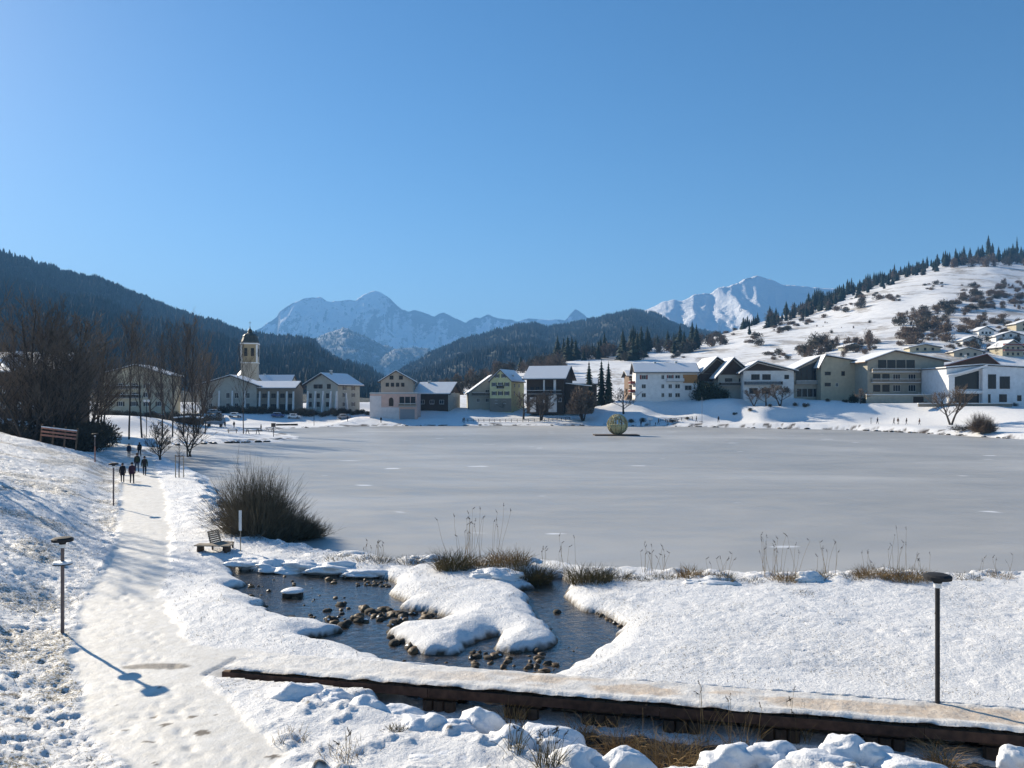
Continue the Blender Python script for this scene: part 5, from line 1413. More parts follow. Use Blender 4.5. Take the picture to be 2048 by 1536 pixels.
tufts = [  # px,py,half width px,height px, n, material, label
    (905, 1138, 32, 44, 500, 'dry_grass_dark', 'brown grass tuft leftmost on the lake side of the snowy island'),
    (955, 1135, 26, 30, 240, 'dry_grass', 'pale dry grass tuft right of the leftmost brown one'),
    (1018, 1128, 42, 36, 420, 'dry_grass', 'golden dry grass tuft behind the dark drooping one'),
    (1058, 1162, 46, 42, 600, 'dry_grass_dark', 'large dark drooping grass tuft at the mouth of the stream'),
    (1180, 1162, 42, 38, 520, 'dry_grass_dark', 'round dark grass tuft right of the stream mouth'),
    (1230, 1158, 34, 24, 240, 'dry_grass_dark', 'low grass tuft touching the right side of the round dark one'),
    (1290, 1160, 24, 16, 120, 'dry_grass_dark', 'small dark tuft on the shore between stream mouth and reeds'),
    (1380, 1152, 22, 26, 160, 'dry_grass', 'dry tuft beside the left reeds on the near shore'),
    (1450, 1160, 20, 24, 120, 'dry_grass_dark', 'dark tuft in the middle of the near shore'),
    (1570, 1162, 26, 26, 180, 'dry_grass', 'dry tuft at the foot of the tallest brown reeds'),
    (1745, 1152, 34, 26, 320, 'dry_grass', 'golden tuft left of the lamp on the near shore'),
    (1815, 1160, 44, 30, 460, 'dry_grass', 'wide golden grass tuft just left of the lamp head'),
    (1640, 1156, 18, 22, 110, 'dry_grass_dark', 'small tuft below the pair of dark seed heads'),
    (750, 1124, 40, 20, 160, 'dry_grass_dark', 'thin dark grass along the shore left of the brown tuft'),
    (1330, 1158, 30, 16, 160, 'dry_grass_dark', 'low dark sod right of the small dark tuft'), (1505, 1164, 24, 14, 120, 'dry_grass_dark', 'dark sod left of the tallest reeds'), (1700, 1156, 26, 14, 120, 'dry_grass_dark', 'thin dark sod left of the golden tuft'), (1930, 1156, 30, 14, 120, 'dry_grass_dark', 'thin dark sod right of the lamp head'),
    (1995, 1154, 26, 18, 110, 'dry_grass', 'faint dry tuft near the right edge of the near shore'), (1415, 1156, 22, 18, 110, 'dry_grass', 'dry tuft between the two left groups of reeds'), (680, 1116, 26, 14, 90, 'dry_grass_dark', 'sparse grass right of the sprawling bush'), (1600, 1186, 22, 12, 80, 'dry_grass_dark', 'dark grass in the little gully on the snowy field'),
    (820, 1128, 26, 26, 120, 'dry_grass_dark', 'wispy grass between the thin dark grass and brown tuft'),
    (790, 1462, 16, 22, 120, 'dry_grass_dark', 'little dark weed tuft below the row of snow lumps')]
for k, (px, py, hw, hp, n, mt, lab) in enumerate(tufts):
    p = pick(px, py); s_ = p.y / F
    grass('grass_tuft', lab, p.x, p.y, max(p.z, .05), hw * s_, min(hw * s_, .6), hp * s_ * 1.15, n, mt, 200 + k, tw=.008)
reeds = [(745, 1120, 25, 0, 8, 'thin reed stems on the shore left of the golden tufts'), (920, 1130, 34, 105, 8, 'reeds with small dark heads behind the leftmost brown tuft'), (965, 1130, 40, 125, 9, 'crossing bent reeds, tallest on the left half of the shore'), (1140, 1150, 12, 105, 2, 'single tall reed with a slanting head right of the stream mouth'),
        (1105, 1135, 20, 60, 4, 'few thin reeds above the large dark tuft'), (1315, 1150, 26, 80, 9, 'upright reeds with dark heads in the centre right of the shore'), (1440, 1155, 22, 60, 5, 'sparse reeds in the middle of the right shore'), (1560, 1155, 38, 95, 12, 'tallest dense brown reeds on the right shore'),
        (1650, 1150, 20, 80, 5, 'pair of reeds with dark drooping heads'), (1800, 1150, 24, 100, 5, 'tall thin reeds behind the wide golden tuft'), (1745, 1145, 14, 50, 3, 'short reeds in the golden tuft'), (1850, 1155, 16, 60, 4, 'short reeds just left of the lamp post'), (2000, 1152, 30, 60, 4, 'faint reeds near the right picture edge')]
for k, (px, py, hw, hp, n, lab) in enumerate(reeds):
    p = pick(px, py); s_ = p.y / F
    grass('reeds', lab, p.x, p.y + .2, max(p.z, .02), hw * s_, .35, .5, 8, 'dry_grass', 300 + k, max(n, 3), max(hp, 50) * s_ * .92)
# weeds and grass in front, in and beside the ditch
front = [(1030, 1500, 14, 'leafless reddish weed stalks below the broad snow lump', 26, .7, 6), (1095, 1536, 22, 'clump of grey seed weeds at the bottom edge left of the hollow', 60, .8, 8), (1410, 1480, 10, 'single tall dry umbel standing before the bridge', 10, 1.35, 2), (1340, 1530, 60, 'drooping reed grass in the dark hollow under the bridge', 260, .9, 4),
         (1245, 1505, 40, 'arching dry grass beside the first pier of the hollow', 120, .9, 0), (1480, 1500, 26, 'thin dry stems before the bridge right of the umbel', 26, 1.1, 4), (1600, 1480, 26, 'faint pale stems in front of the bridge centre right', 16, 1.1, 3), (1885, 1530, 26, 'bright arching grass clump before the dark bank on the right', 130, .8, 0),
         (700, 1500, 60, 'sparse stubble on the snow below the lumps', 60, .3, 0), (580, 1470, 40, 'thin stubble beside the path junction', 40, .28, 0), (1160, 1470, 30, 'drooping grass hanging over the ditch edge', 80, .7, 0), (1020, 1440, 22, 'hanging reed blades before the first opening of the bridge', 60, .7, 0), (690, 1530, 12, 'tall dry stalk at the bottom edge left of centre', 4, .7, 2)]
for k, (px, py, hw, lab, n, h_, hd) in enumerate(front):
    p = pick(px, min(py, 1534)); s_ = p.y / F
    grass('weed_clump', lab, p.x, p.y, max(p.z, -.05), hw * s_, hw * s_ * .8, h_, n, 'dry_grass_dark' if k in (0, 1, 6) else 'dry_grass', 400 + k, hd, h_ * 1.15, .006, .8 if n > 70 else .3)
# thin grass ends poking through the snow
rg = np.random.default_rng(8)
n = 26000
yy = 13 + 75 * rg.random(n) ** 1.7; xx = (yy + 8) * rg.uniform(-.85, .75, n)
zz, pa, ba, gr = ground(xx, yy, True)
keep = (pa < .15) & (zz > .3) & ((fbm(xx * .5, yy * .5, 3, 90) + .5 * (xx < -8) > .05)) & (sdpoly(xx, yy, LAKE) > .6)
bu, bv = bridge_uv(xx, yy); keep &= ~((bv > -.3) & (bv < 1.6))
xx, yy, zz = xx[keep], yy[keep], zz[keep]; n = len(xx)
a = rg.uniform(0, 6.28, n); h_ = rg.uniform(.03, .10, n); w_ = .006 + .00022 * yy; le = rg.uniform(-.05, .05, (n, 2))
V = np.zeros((n, 3, 3))
V[:, 0] = np.stack([xx - w_ * np.cos(a), yy - w_ * np.sin(a), zz - .02], 1); V[:, 1] = np.stack([xx + w_ * np.cos(a), yy + w_ * np.sin(a), zz - .02], 1); V[:, 2] = np.stack([xx + le[:, 0], yy + le[:, 1], zz + h_], 1)
tag(link('grass', npmesh('grass', V.reshape(-1, 3), np.arange(n * 3).reshape(-1, 3), 'dry_grass_dark', False)), 'short dry grass tips poking through the thin snow', 'grass', kind='stuff')

# ------------------------------------------------------------------ lamps, posts, sapling, bench, raft
def lamp(label, px, pyb, pyt, disc=False, mat='metal_pole', red=False):
    p = pick(px, pyb); H = (pyb - pyt) / F * p.y
    r = thing('path_lamp', label, 'lamp', p, 0, 'low flat topped lamps along the path')
    MB().tube([(0, 0, -.2), (0, 0, H - .1)], .052, 10).build('post', mat, r)
    if red: MB().tube([(0, 0, .0), (0, 0, H * .55)], .058, 10).build('post_sleeve', 'fence_red', r)
    hd = MB().lathe([(.06, H - .22), (.10, H - .18), (.10, H - .13), (.30, H - .11), (.31, H - .03), (.24, H + .01), (.05, H + .03)], 20).build('lamp_head', 'metal_dark', r)
    MB().lathe([(.085, H - .30), (.085, H - .19)], 12).build('lamp_glass', 'paint_white', hd)
    if disc:
        d_ = MB().lathe([(.05, H * .72 - .01), (.27, H * .72), (.27, H * .72 + .03), (.05, H * .72 + .05)], 20).build('reflector_ring', 'metal_dark', r)
        MB().lathe([(.03, H * .72 + .045), (.275, H * .72 + .032), (.25, H * .72 + .085), (.03, H * .72 + .10)], 20).build('ring_snow', 'snow', d_)
    return r
lamp('nearest path lamp with a dark flat top and a snowy ring, on the left bank', 125, 1268, 1078, True)
lamp('middle path lamp with a small flat top on the bank left of the walkers', 227, 1012, 927)
lamp('farthest reddish path lamp near the crest behind the walkers', 190, 925, 868, red=True)
lamp('tall dark path lamp on the right beside the footbridge', 1875, 1415, 1160, mat='metal_dark')
# wires of the lamp shade lines need no model
st = pick(358, 955)
r = thing('sapling', 'young staked tree beside the path with two posts and a crossbar', 'sapling', st)
g_ = MB(); g_.tube([(0, 0, -.1), (.02, 0, 1.6), (.0, 0, 3.6)], [.05, .04, .015], 6)
for k in range(16):
    zc = 1.7 + k * .12; a = k * 2.4; L = .7 - .03 * k; g_.tube([(0, 0, zc), (math.cos(a) * L * .5, math.sin(a) * L * .5, zc + L * .5), (math.cos(a) * L * .8, math.sin(a) * L * .8, zc + L)], [.014, .01, .005], 3, False)
g_.build('trunk', 'bark', r)
for dx, hh in ((-.32, 2.1), (.42, 2.0)): MB().tube([(dx, 0, -.2), (dx, 0, hh)], .045, 8).build('stake', 'wood_grey', r)
MB().box(.05, 0, 1.95, .86, .06, .08).build('crossbar', 'wood_dark', r)
# shrubby small tree behind the walkers
p = pick(290, 925)
sm = bare_tree('small_tree', 'small many stemmed bare tree behind the walkers on the path', 'tree', 4.6, .08, 'bark', 'twig', 71, .9, (9, 7, 6), .1, .6, 3, .012, 1.1)
sm.place((p.x + .6, p.y + 3, p.z), 0, 1.0)
sm.place((p.x - .6, p.y + 14, .6), 2, 1.25, 'second bare bushy tree farther back behind the walkers')
# bench like lounger and signpost
p = pick(445, 1098)
r = thing('lounger', 'wooden reclining lounger bench beside the large bush', 'bench', p, R(160)); r.scale = (.66,) * 3
for k in range(7):
    MB().box(-.55 + k * .17, 0, .42 + (.012 if k % 2 else 0), .14, 1.2, .035).build('slat', 'wood_grey', r)
for k in range(6):
    f_ = k / 5; MB().box(.62 + .22 * f_, 0, .50 + .72 * f_, .035, 1.2, .12, Matrix.Rotation(R(-16), 3, 'Y')).build('slat', 'wood_grey', r)
for sy in (-.5, .5):
    m = MB(); m.tube([(-.6, sy, .39), (.6, sy, .39), (.88, sy, 1.25)], .045, 6); m.build('side_frame', 'wood_dark', r)
    for lx in (-.5, .45): MB().box(lx, sy, .1, .09, .09, .56).build('leg', 'wood_dark', r)
p2 = pick(428, 1104)
r = thing('low_bench', 'low plank bench half under snow in front of the lounger', 'bench', p2, R(-4))
for k in range(3): MB().box(0, -.2 + k * .2, .32, 1.7, .17, .05).build('slat', 'wood_grey', r)
for sx in (-.65, .65): MB().box(sx, 0, .1, .12, .5, .40).build('leg', 'wood_dark', r)
p = pick(481, 1103)
r = thing('marker_post', 'slim post with a narrow pale board in front of the large bush', 'post', p)
MB().tube([(0, 0, -.2), (0, 0, 1.85)], .022, 6).build('post', 'wood_grey', r); MB().box(0, -.04, 1.45, .13, .03, .95).build('board', 'wall_white', r)
# logs and snow heaps at the pond's top bank
for k, (px, py, hw, hp, lab) in enumerate([(500, 1125, 34, 16, 'low snowy hummock at the top left of the pond'), (545, 1135, 36, 20, 'shaded snowy hummock on the upper pond bank'), (612, 1140, 50, 24, 'wide snowy hummock on the upper pond bank'), (665, 1138, 40, 22, 'rounded hummock right of the wide one on the upper bank'), (730, 1150, 44, 16, 'flat snow slab above the dark stones'), (855, 1122, 30, 18, 'small snowy hummock near the brown grass'), (1000, 1150, 46, 22, 'snow covered hump beside the dark drooping grass'), (1620, 1160, 30, 22, 'snowy hummock below the drooping reed heads'), (1420, 1165, 40, 14, 'snowy hummock with dark earth in the middle shore')]):
    p = pick(px, py); s_ = p.y / F
    o = link('snow_hummock', blob('snow_hummock', 'snow', hw * s_ * 1.15, hw * s_ * .65, hp * s_ * .62, 120 + k, .55, 4)); o.location = (p.x, p.y, max(p.z, .1) - .05)
    tag(o, lab, 'snow mound', 'snow hummocks along the near shore')
# floating ball of willow work on a raft
x, y = G(1232, 871, 0)
r = thing('raft', 'dark flat raft frozen into the lake ice under the straw ball', 'raft', (x, y, 0))
MB().box(0, 0, .10, 9.6, 5.0, .16).build('float', 'wood_dark', r)
for k in range(24): MB().box(-4.6 + .4 * k, 0, .21, .36, 5.0, .05).build('plank', 'wood_dark', r)
r = thing('wicker_ball', 'large round straw coloured wicker ball standing on the raft', 'sculpture', (x + .3, y, .235))
Rb = 2.15
m = MB().lathe([(Rb * math.cos(a), Rb + Rb * math.sin(a)) for a in [(-88 + k * 11) * PI / 180 for k in range(9)]], 20); m.build('basket', 'lattice', r, True)
for k in range(10):
    pts = [(Rb * 1.01 * math.cos(a) * math.cos(k * PI / 10), Rb * 1.01 * math.cos(a) * math.sin(k * PI / 10), Rb + Rb * 1.01 * math.sin(a)) for a in [j * PI / 14 for j in range(29)]]
    MB().tube(pts, .10, 5, False).build('rib', 'lattice' if k % 2 else 'lattice_dark', r)
rg_ = random.Random(4)
for k in range(34):
    n_ = Vector((rg_.gauss(0, 1), rg_.gauss(0, 1), rg_.gauss(0, .8))).normalized(); u_ = n_.orthogonal().normalized(); v_ = n_.cross(u_); a0 = rg_.uniform(0, 6)
    off = rg_.uniform(-.5, .5); rr_ = math.sqrt(1 - off * off)
    pts = [Vector((0, 0, Rb)) + (u_ * math.cos(a0 + j * .2) * rr_ + v_ * math.sin(a0 + j * .2) * rr_ + n_ * off) * Rb * 1.03 for j in range(14)]
    if min(p.z for p in pts) < .02: continue
    MB().tube(pts, .08, 4, False).build('withe', ['lattice', 'lattice_dark', 'straw'][k % 3], r)

# ------------------------------------------------------------------ fences, tables, cars
p0 = pick(84, 868, 60, 200)
r = thing('plank_railing', 'low reddish plank railing with snowy rails behind the crest on the left', 'fence', ((76 - CX) / F * 90, 90, .0), R(-6)); r.rotation_euler.y = R(6)
Lr = 4.3; zb = 7.3 - (862 - 800) / F * 90
for k in range(4): MB().box(k * Lr / 3, 0, zb - .4, .14, .14, 3.2).build('post', 'wood_brown', r)
for k, zz_ in enumerate((.35, .75, 1.15)):
    MB().box(Lr / 2, -.1, zb + zz_ - .35, Lr, .05, .2).build('rail', 'fence_red', r)
MB().box(Lr / 2, -.08, zb + .93, Lr, .16, .10).build('rail_snow', 'snow', r)
def railing(label, pts, d, n):
    P = [AT(px, py, d) for px, py in pts]
    P = [Vector((q.x, q.y, gz(q.x, q.y))) for q in P]
    r = thing('wooden_fence', label, 'fence', P[0])
    for i in range(len(P) - 1):
        a_, b_ = P[i] - P[0], P[i + 1] - P[0]
        for k in range(n + (i == len(P) - 2)):
            q = a_.lerp(b_, k / n); MB().box(q.x, q.y, q.z + .35, .14, .14, 1.3).build('post', 'wood_dark', r)
        for zz_ in (.5, .9): MB().tube([a_ + Vector((0, -.09, zz_)), b_ + Vector((0, -.09, zz_))], .06, 4).build('rail', 'wood_dark', r)
railing('low wooden rail fence along the path below the yellow house', [(925, 838), (1000, 837), (1080, 838), (1140, 840)], 247, 7)
railing('short wooden rail fence before the orchard bank right of the wicker ball', [(1320, 842), (1385, 843)], 240, 6)
def table(label, px, pyb, d, s_=1.0, rz=0.0):
    x = (px - CX) / F * d; r = thing('picnic_table', label, 'table', (x, d, gz(x, d)), rz); r.scale = (s_,) * 3
    MB().box(0, 0, .76, 2.0, .8, .07).build('table_top', 'wood_dark', r); MB().box(0, 0, .845, 1.96, .76, .09).build('table_snow', 'snow', r)
    for sy in (-.75, .75): MB().box(0, sy, .45, 2.0, .28, .06).build('seat', 'wood_dark', r)
    for sx in (-.7, .7):
        for sy in (-1, 1): MB().tube([(sx, sy * .75, -.1), (sx, sy * .2, .73)], .05, 5).build('leg', 'wood_dark', r)
table('dark picnic table with snow on top beside the lone bare tree', 505, 868, 174, 1.6); table('second picnic table nearer the shelter on the snowy spit', 465, 864, 182, 1.2, .3); table('picnic table farther right on the snowy spit', 540, 858, 196, 1.1, -.2)
x, y = (430 - CX) / F * 200, 200
r = thing('boat_shelter', 'grey overturned boat resting on trestles on the village shore', 'boat', (x, y, gz(x, y)))
h_ = MB(); prof = []
for i in range(11):
    u = i / 10; w__ = math.sin(PI * min(1, .12 + u * .88)) ** .6 * .95
    prof.append([(-2.6 + 5.2 * u, w__ * math.cos(a), .75 + .75 * math.sin(a) * (.5 + .5 * w__)) for a in [j * PI / 6 for j in range(7)]])
vs = [q for row in prof for q in row]; fs = [(i * 7 + j, i * 7 + j + 1, (i + 1) * 7 + j + 1, (i + 1) * 7 + j) for i in range(10) for j in range(6)]
h_.add(vs, fs); h_.build('hull', 'paint_grey', r, True)
for sx in (-1.5, 1.5): MB().box(sx, 0, .35, .2, 1.7, .8).build('trestle', 'wood_dark', r)
def car(label, px, d, paint, rz=0.0):
    x = (px - CX) / F * d; r = thing('parked_car', label, 'car', (x, d, gz(x, d)), rz, 'cars parked on the village street')
    body = [(-2.1, .35), (2.1, .35), (2.15, .75), (1.9, .92), (1.15, .98), (.6, 1.42), (-.95, 1.45), (-1.6, 1.0), (-2.1, .92), (-2.15, .6)]
    MB().prism(body, -.85, .85).build('body', paint, r)
    MB().prism([(-.85, .98), (.95, .98), (.52, 1.34), (-.85, 1.36)], -.87, .87).build('side_windows', 'glass', r)
    MB().prism([(-1.5, 1.44), (.9, 1.42), (.6, 1.55), (-1.2, 1.57)], -.8, .8).build('roof_snow', 'snow', r)
    for sx in (-1.35, 1.35):
        for sy in (-.82, .82):
            w_o = MB().tube([(sx, sy - .1, .32), (sx, sy + .1, .32)], .33, 14).build('wheel', 'tyre', r); MB().tube([(sx, sy - .115, .32), (sx, sy + .115, .32)], .18, 10).build('rim', 'paint_grey', w_o)
    for sy in (-.6, .6): MB().box(2.12, sy, .7, .08, .3, .14).build('headlight', 'paint_white', r)
for px, d, pt, lab in [(306, 246, 'paint_red', 'dark red car leftmost on the village street behind the bare trees'), (352, 247, 'paint_blue', 'blue car parked behind the slender bare trees'), (428, 262, 'paint_grey', 'grey car parked before the long white building'), (470, 258, 'paint_white', 'white car parked just left of the lone tree before the church'),
        (556, 262, 'paint_blue', 'dark blue car parked below the low wing with buttresses'), (588, 262, 'paint_white', 'white car parked at the right end of the low wing'), (688, 262, 'paint_grey', 'grey car parked below the pale house with buttresses')]:
    car(lab, px, d, pt)
for k, (px, lab) in enumerate([(560, 'leftmost of three dark rowing boats drawn up on the beach'), (572, 'middle one of three dark rowing boats on the beach'), (588, 'rightmost of three dark rowing boats on the beach')]):
    d = 238; x = (px - CX) / F * d; r = thing('rowing_boat', lab, 'boat', (x, d, gz(x, d)), R(20 * k), 'rowing boats on the village beach')
    m = MB(); vs = []; fs = []
    for i in range(7):
        u = i / 6; w__ = .15 + .5 * math.sin(PI * u) ** .7
        vs += [(-1.2 + 2.4 * u, -w__, .55), (-1.2 + 2.4 * u, -w__ * .5, .05), (-1.2 + 2.4 * u, w__ * .5, .05), (-1.2 + 2.4 * u, w__, .55)]
    for i in range(6): fs += [(i * 4 + j, i * 4 + j + 1, i * 4 + j + 5, i * 4 + j + 4) for j in range(3)]
    m.add(vs, fs); m.build('hull', 'wood_dark', r); MB().box(0, 0, .4, .25, 1.0, .05).build('thwart', 'wood_brown', r)
for px, py, h_px, d, lab in [(628, 848, 34, 235, 'dark lamp post on the beach before the pale house'), (1742, 850, 12, 215, 'thin marker pole on the bank near the far right walkers'), (1404, 846, 50, 236, 'pale thin lamp pole on the bank left of the lone walker'), (547, 884, 26, 165, 'small post with a board at the tip of the spit'), (1300, 846, 16, 236, 'white notice board on the bank right of the wicker ball'), (293, 888, 70, 150, 'lamp post with two white globes on the village shore')]:
    x = (px - CX) / F * d; r = thing('shore_post', lab, 'post', (x, d, gz(x, d))); H = h_px / F * d
    MB().tube([(0, 0, -.3), (0, 0, H)], .07, 6).build('post', 'metal_dark' if px != 1404 else 'paint_grey', r)
    if px in (547, 1300): MB().box(0, -.08, H - .3, 1.5 if px == 1300 else .9, .06, .8).build('board', 'paint_white' if px == 1300 else 'wood_dark', r)
    elif px == 293:
        for sx in (-.35, .35): MB().lathe([(.05, H - .1), (.2, H + .03), (.25, H + .2), (.2, H + .38), (.05, H + .45)], 12, sx).build('globe', 'paint_white', r)
        MB().box(0, 0, H - .1, .8, .06, .06).build('arm', 'metal_dark', r)
    else: MB().box(0, -.2, H, .3, .7, .1).build('lamp_head', 'metal_dark', r)
# ------------------------------------------------------------------ people
def person(label, p, H, rz, coat, trouser, hat=None, stride=.22, coat_len=.46, seed=0, group=None, bag=None, arm=.12, sitting=False):
    """one continuous skinned figure, jacket, trousers and skin as materials; facing +y before rotation"""
    k = H / 1.75; s = stride
    V = [(0, 0, .93), (0, 0, 1.08), (0, 0, 1.25), (0, 0, 1.42), (0, .0, 1.50), (0, .012, 1.57), (0, .015, 1.66), (0, .01, 1.73),      # 0 pelvis ..7 crown
         (-.17, 0, 1.40), (-.235, -.03 - arm * .4, 1.14), (-.24, .06 - arm, .90), (-.235, .09 - arm, .82),                         # 8 left arm
         (.17, 0, 1.40), (.235, -.03 + arm * .4, 1.14), (.24, .06 + arm, .90), (.235, .09 + arm, .82),                             # 12 right arm
         (-.095, 0, .88), (-.10, s * .55 + .03, .48), (-.10, s, .08), (-.105, s + .13, .035),                                       # 16 left leg
         (.095, 0, .88), (.10, -s * .35 + .05, .48), (.10, -s, .09), (.105, -s + .12, .035)]                                        # 20 right leg
    E = [(0, 1), (1, 2), (2, 3), (3, 4), (4, 5), (5, 6), (6, 7), (3, 8), (8, 9), (9, 10), (10, 11), (3, 12), (12, 13), (13, 14), (14, 15), (0, 16), (16, 17), (17, 18), (18, 19), (0, 20), (20, 21), (21, 22), (22, 23)]
    Rr = [(.155, .115), (.15, .115), (.165, .12), (.15, .10), (.062, .062), (.08, .085), (.088, .105), (.05, .06),
          (.075, .075), (.055, .055), (.042, .042), (.036, .03), (.075, .075), (.055, .055), (.042, .042), (.036, .03),
          (.10, .10), (.066, .066), (.05, .05), (.042, .05), (.10, .10), (.066, .066), (.05, .05), (.042, .05)]
    me = bpy.data.meshes.new('body_base'); me.from_pydata([Vector(v) * k for v in V], E, []); me.update()
    o = bpy.data.objects.new('body_base', me); COL.objects.link(o)
    md = o.modifiers.new('skin', 'SKIN'); md.use_smooth_shade = True
    for i, sv in enumerate(me.skin_vertices[0].data):
        sv.radius = (Rr[i][0] * k, Rr[i][1] * k); sv.use_root = (i == 0)
    o.modifiers.new('sub', 'SUBSURF').levels = 1
    dg = bpy.context.evaluated_depsgraph_get(); ev = o.evaluated_get(dg)
    em = bpy.data.meshes.new_from_object(ev)
    vs = [v.co.copy() for v in em.vertices]; fs = [tuple(q.vertices) for q in em.polygons]
    bpy.data.objects.remove(o); bpy.data.meshes.remove(em)
    B_ = MB(); B_.add(vs, fs)
    rg = random.Random(seed)
    # fingers and thumbs
    for sx, w_ in ((-1, V[11]), (1, V[15])):
        w0 = Vector(w_) * k
        for j in range(4):
            a = Vector((-sx * .004, (j - 1.5) * .019, -.015)) * k + w0; L = (.065, .075, .07, .055)[j] * k
            B_.tube([a, a + Vector((-sx * .012, .004, -L * .55)), a + Vector((-sx * .03, .004, -L))], [.011 * k, .010 * k, .006 * k], 5)
        a = w0 + Vector((-sx * .01, .03, .0)) * k; B_.tube([a, a + Vector((-sx * .012, .03, -.02)) * k, a + Vector((-sx * .016, .04, -.05)) * k], [.012 * k, .010 * k, .007 * k], 5)
    # nose
    n0 = Vector((0, .115, 1.635)) * k; B_.tube([n0 + Vector((0, -.03, .03)) * k, n0 + Vector((0, .004, -.004)) * k], [.008 * k, .016 * k], 5)
    root = thing('person', label, 'person', p, rz, group)
    for i, f in enumerate(B_.f):
        c_ = sum((Vector(B_.v[j]) for j in f), Vector()) / len(f) / k
        B_.m[i] = 0 if c_.z > 1.515 else (3 if c_.z < .13 else (2 if c_.z < .90 and abs(c_.x) < .2 else (0 if c_.z < .835 else 1)))
    B_.build('body', ['skin', coat, trouser, 'cloth_black'], root, True)
    # coat skirt, collar, hair or hat, eyes, mouth
    c_ = MB()
    def ring(z_, rx, ry, dy=0): return [(rx * math.cos(a) * k, (ry * math.sin(a) + dy) * k, z_ * k) for a in [j * 2 * PI / 16 for j in range(16)]]
    prof = [(1.44, .10, .085), (1.39, .185, .13), (1.2, .19, .145), (1.0, .18, .14), (.93 - .0, .195, .155), (1.44 - coat_len * 1.4, .205, .165)]
    vs = [q for z_, rx, ry in prof for q in ring(z_, rx, ry)]
    c_.add(vs, [(i * 16 + j, i * 16 + (j + 1) % 16, (i + 1) * 16 + (j + 1) % 16, (i + 1) * 16 + j) for i in range(len(prof) - 1) for j in range(16)])
    c_.build('coat', coat, root, True)
    h_ = MB(); prof = [(1.60, .102, .112), (1.66, .108, .118), (1.72, .095, .105), (1.765, .05, .06), (1.775, .01, .01)]
    vs = [q for z_, rx, ry in prof for q in ring(z_ + (.0 if hat else -.01), rx, ry, -.012)]
    h_.add(vs, [(i * 16 + j, i * 16 + (j + 1) % 16, (i + 1) * 16 + (j + 1) % 16, (i + 1) * 16 + j) for i in range(len(prof) - 1) for j in range(16)])
    if not hat:
        h_.tube([Vector((0, -.07, 1.66)) * k, Vector((0, -.10, 1.56)) * k, Vector((0, -.09, 1.47)) * k], [.09 * k, .08 * k, .04 * k], 8)
    h_.build('hat' if hat else 'hair', hat or 'hair_brown', root, True)
    for sx in (-1, 1): MB().tube([Vector((sx * .035, .100, 1.648)) * k, Vector((sx * .035, .112, 1.648)) * k], .011 * k, 6).build('eye', 'mask_black', root)
    MB().box(0, .107 * k, 1.588 * k, .045 * k, .014 * k, .01 * k).build('mouth', 'cloth_plum', root)
    if bag:
        MB().box(0, -.21 * k, 1.2 * k, .28 * k, .15 * k, .42 * k).build('backpack', bag, root)
    return root
W = [(245, 965, 1.66, 0, 'cloth_black', 'cloth_black', None, 'shorter walker in a dark coat on the left of the front group', None, .75),
     (264, 967, 1.80, .1, 'cloth_plum', 'cloth_black', 'cloth_black', 'walker in a dark plum jacket in the middle of the front group', None, .6),
     (289, 951, 1.82, -.1, 'cloth_green', 'cloth_black', 'cloth_black', 'walker in a dark green jacket at the right of the front group', 'cloth_black', .5),
     (274, 944, 1.86, .15, 'cloth_black', 'cloth_denim', 'cloth_brown', 'tall walker with a backpack just behind the front group', 'cloth_green', .5),
     (258, 915, 1.72, 0, 'cloth_navy', 'cloth_black', 'cloth_black', 'walker in navy farther back on the left of the path', None, .6),
     (279, 914, 1.80, .2, 'cloth_black', 'cloth_black', None, 'walker in black farther back on the right of the path', None, .6)]
for k, (px, py, H, rz, c_, tr, hat, lab, bag, cl) in enumerate(W):
    p = pick(px, py, 30, 140)
    person(lab, p, H, rz + PI * (k in (0, 1)) + .45, c_, tr, hat, .22 + .03 * (k % 3), cl * .75, k, 'walkers on the lakeside path', bag)
far = [(1755, 852, 210, 1.75, 'cloth_navy', 'far walker alone at the left of the group on the right bank', .4), (1788, 853, 208, 1.72, 'cloth_black', 'far walker in black, left one of a close pair on the right bank', 1.2), (1796, 853, 208, 1.8, 'cloth_brown', 'far walker in brown, right one of the close pair', -1.2),
       (1813, 853, 207, 1.7, 'cloth_black', 'far walker leaning forward right of the close pair', 1.5), (1839, 853, 205, 1.7, 'cloth_brown', 'far walker in reddish brown at the right end of the group', 1.5), (1437, 844, 236, 1.85, 'cloth_black', 'lone dark walker on the far bank right of the pale pole', .2),
       (1393, 846, 236, 1.8, 'cloth_black', 'walker pulling a sledge on the far bank', 1.4), (1317, 846, 236, 1.8, 'cloth_brown', 'far walker in brown near the white notice board', 1.0), (1311, 848, 235, 1.2, 'cloth_black', 'small child beside the walker in brown near the notice board', .5),
       (1282, 846, 236, 1.75, 'cloth_navy', 'far walker just right of the wicker ball', .2), (450, 858, 198, 1.8, 'cloth_black', 'person standing beside the overturned boat', 1.0), (468, 858, 200, 1.7, 'cloth_black', 'person on the snow left of the lone tree', .3),
       (695, 848, 240, 1.7, 'cloth_navy', 'person on the beach left of the pink house', 0), (762, 846, 240, 1.8, 'cloth_black', 'person before the pink house garden wall', 0), (522, 862, 190, 1.7, 'cloth_black', 'person beside the picnic tables on the spit', 1.2), (928, 845, 244, 1.8, 'cloth_brown', 'person near the left end of the rail fence', .4)]
for k, (px, py, d, H, c_, lab, rz) in enumerate(far):
    x = (px - CX) / F * d
    person(lab, Vector((x, d, gz(x, d))), H, rz, c_, 'cloth_black', None if k % 2 else 'cloth_black', .25, .4, 50 + k, 'people on the far shore')
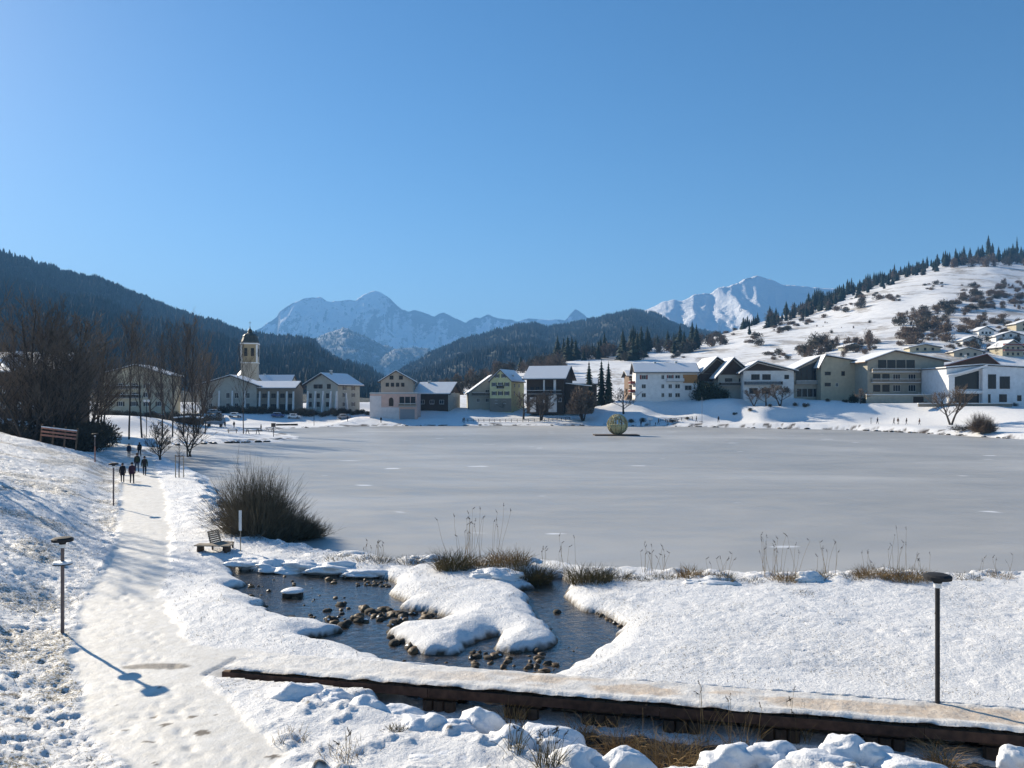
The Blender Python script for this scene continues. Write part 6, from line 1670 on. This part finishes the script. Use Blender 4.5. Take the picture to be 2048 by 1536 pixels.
p = Vector(((1402 - CX) / F * 236, 236, 0)); p.z = gz(p.x, p.y)
r = thing('sledge', 'small wooden sledge behind the walker on the far bank', 'sledge', p, R(-70))
for sy in (-.22, .22): MB().tube([(-.6, sy, .03), (.5, sy, .03), (.7, sy, .25)], .03, 5).build('runner', 'wood_brown', r)
for k in range(4): MB().box(-.4 + .26 * k, 0, .28, .2, .5, .03).build('slat', 'wood_brown', r)
for sx in (-.4, .35):
    for sy in (-.22, .22): MB().box(sx, sy, .15, .05, .05, .24).build('strut', 'wood_brown', r)
# dark wooden jetty and shrubs on the right shore
p = pick(1925, 862)
r = thing('brush_pile', 'dark brushwood pile at the water by the leaning tree', 'brush pile', p)
m = MB(); rg_ = random.Random(3)
for k in range(260):
    a_ = Vector((rg_.uniform(-2.2, 2.2), rg_.uniform(-.8, .8), rg_.uniform(0, .9))); d_ = Vector((rg_.uniform(-1, 1), rg_.uniform(-.4, .4), rg_.uniform(-.3, .5))).normalized()
    m.tube([a_, a_ + d_ * rg_.uniform(.5, 1.3)], [.04, .02], 3, False)
m.build('branches', 'bark', r)
for px, d, n_ in [(1340, 238, 0), (1350, 238, 1)]:
    table('picnic table %s on the bank above the shore right of the notice board' % ['leftmost', 'second'][n_], px, 848, d, 1.1)
print('objects', len(COL.objects), 'tris', sum(len(m.polygons) for m in bpy.data.meshes))
# ------------------------------------------------------------------ tell look-alikes of small groups apart by their order
ORD = ['first', 'second', 'third', 'fourth', 'fifth', 'sixth', 'seventh', 'eighth', 'ninth', 'tenth', 'eleventh', 'twelfth', 'thirteenth', 'fourteenth']
bpy.context.view_layer.update()
same = {}
for o in COL.objects:
    if o.parent is None and o.get('label') and o.get('category'): same.setdefault((o['label'], o.get('group', '')), []).append(o)
for (lab, g_), os_ in same.items():
    if 1 < len(os_) <= 14 and 'beyond the left edge' not in lab:
        vis = sorted(os_, key=lambda o: o.location.x / o.location.y)
        for k, o in enumerate(vis):
            q = ORD[k] + ' from the left: ' + lab
            o['label'] = ' '.join(q.split()[:16]) if len(q.split()) > 16 else q
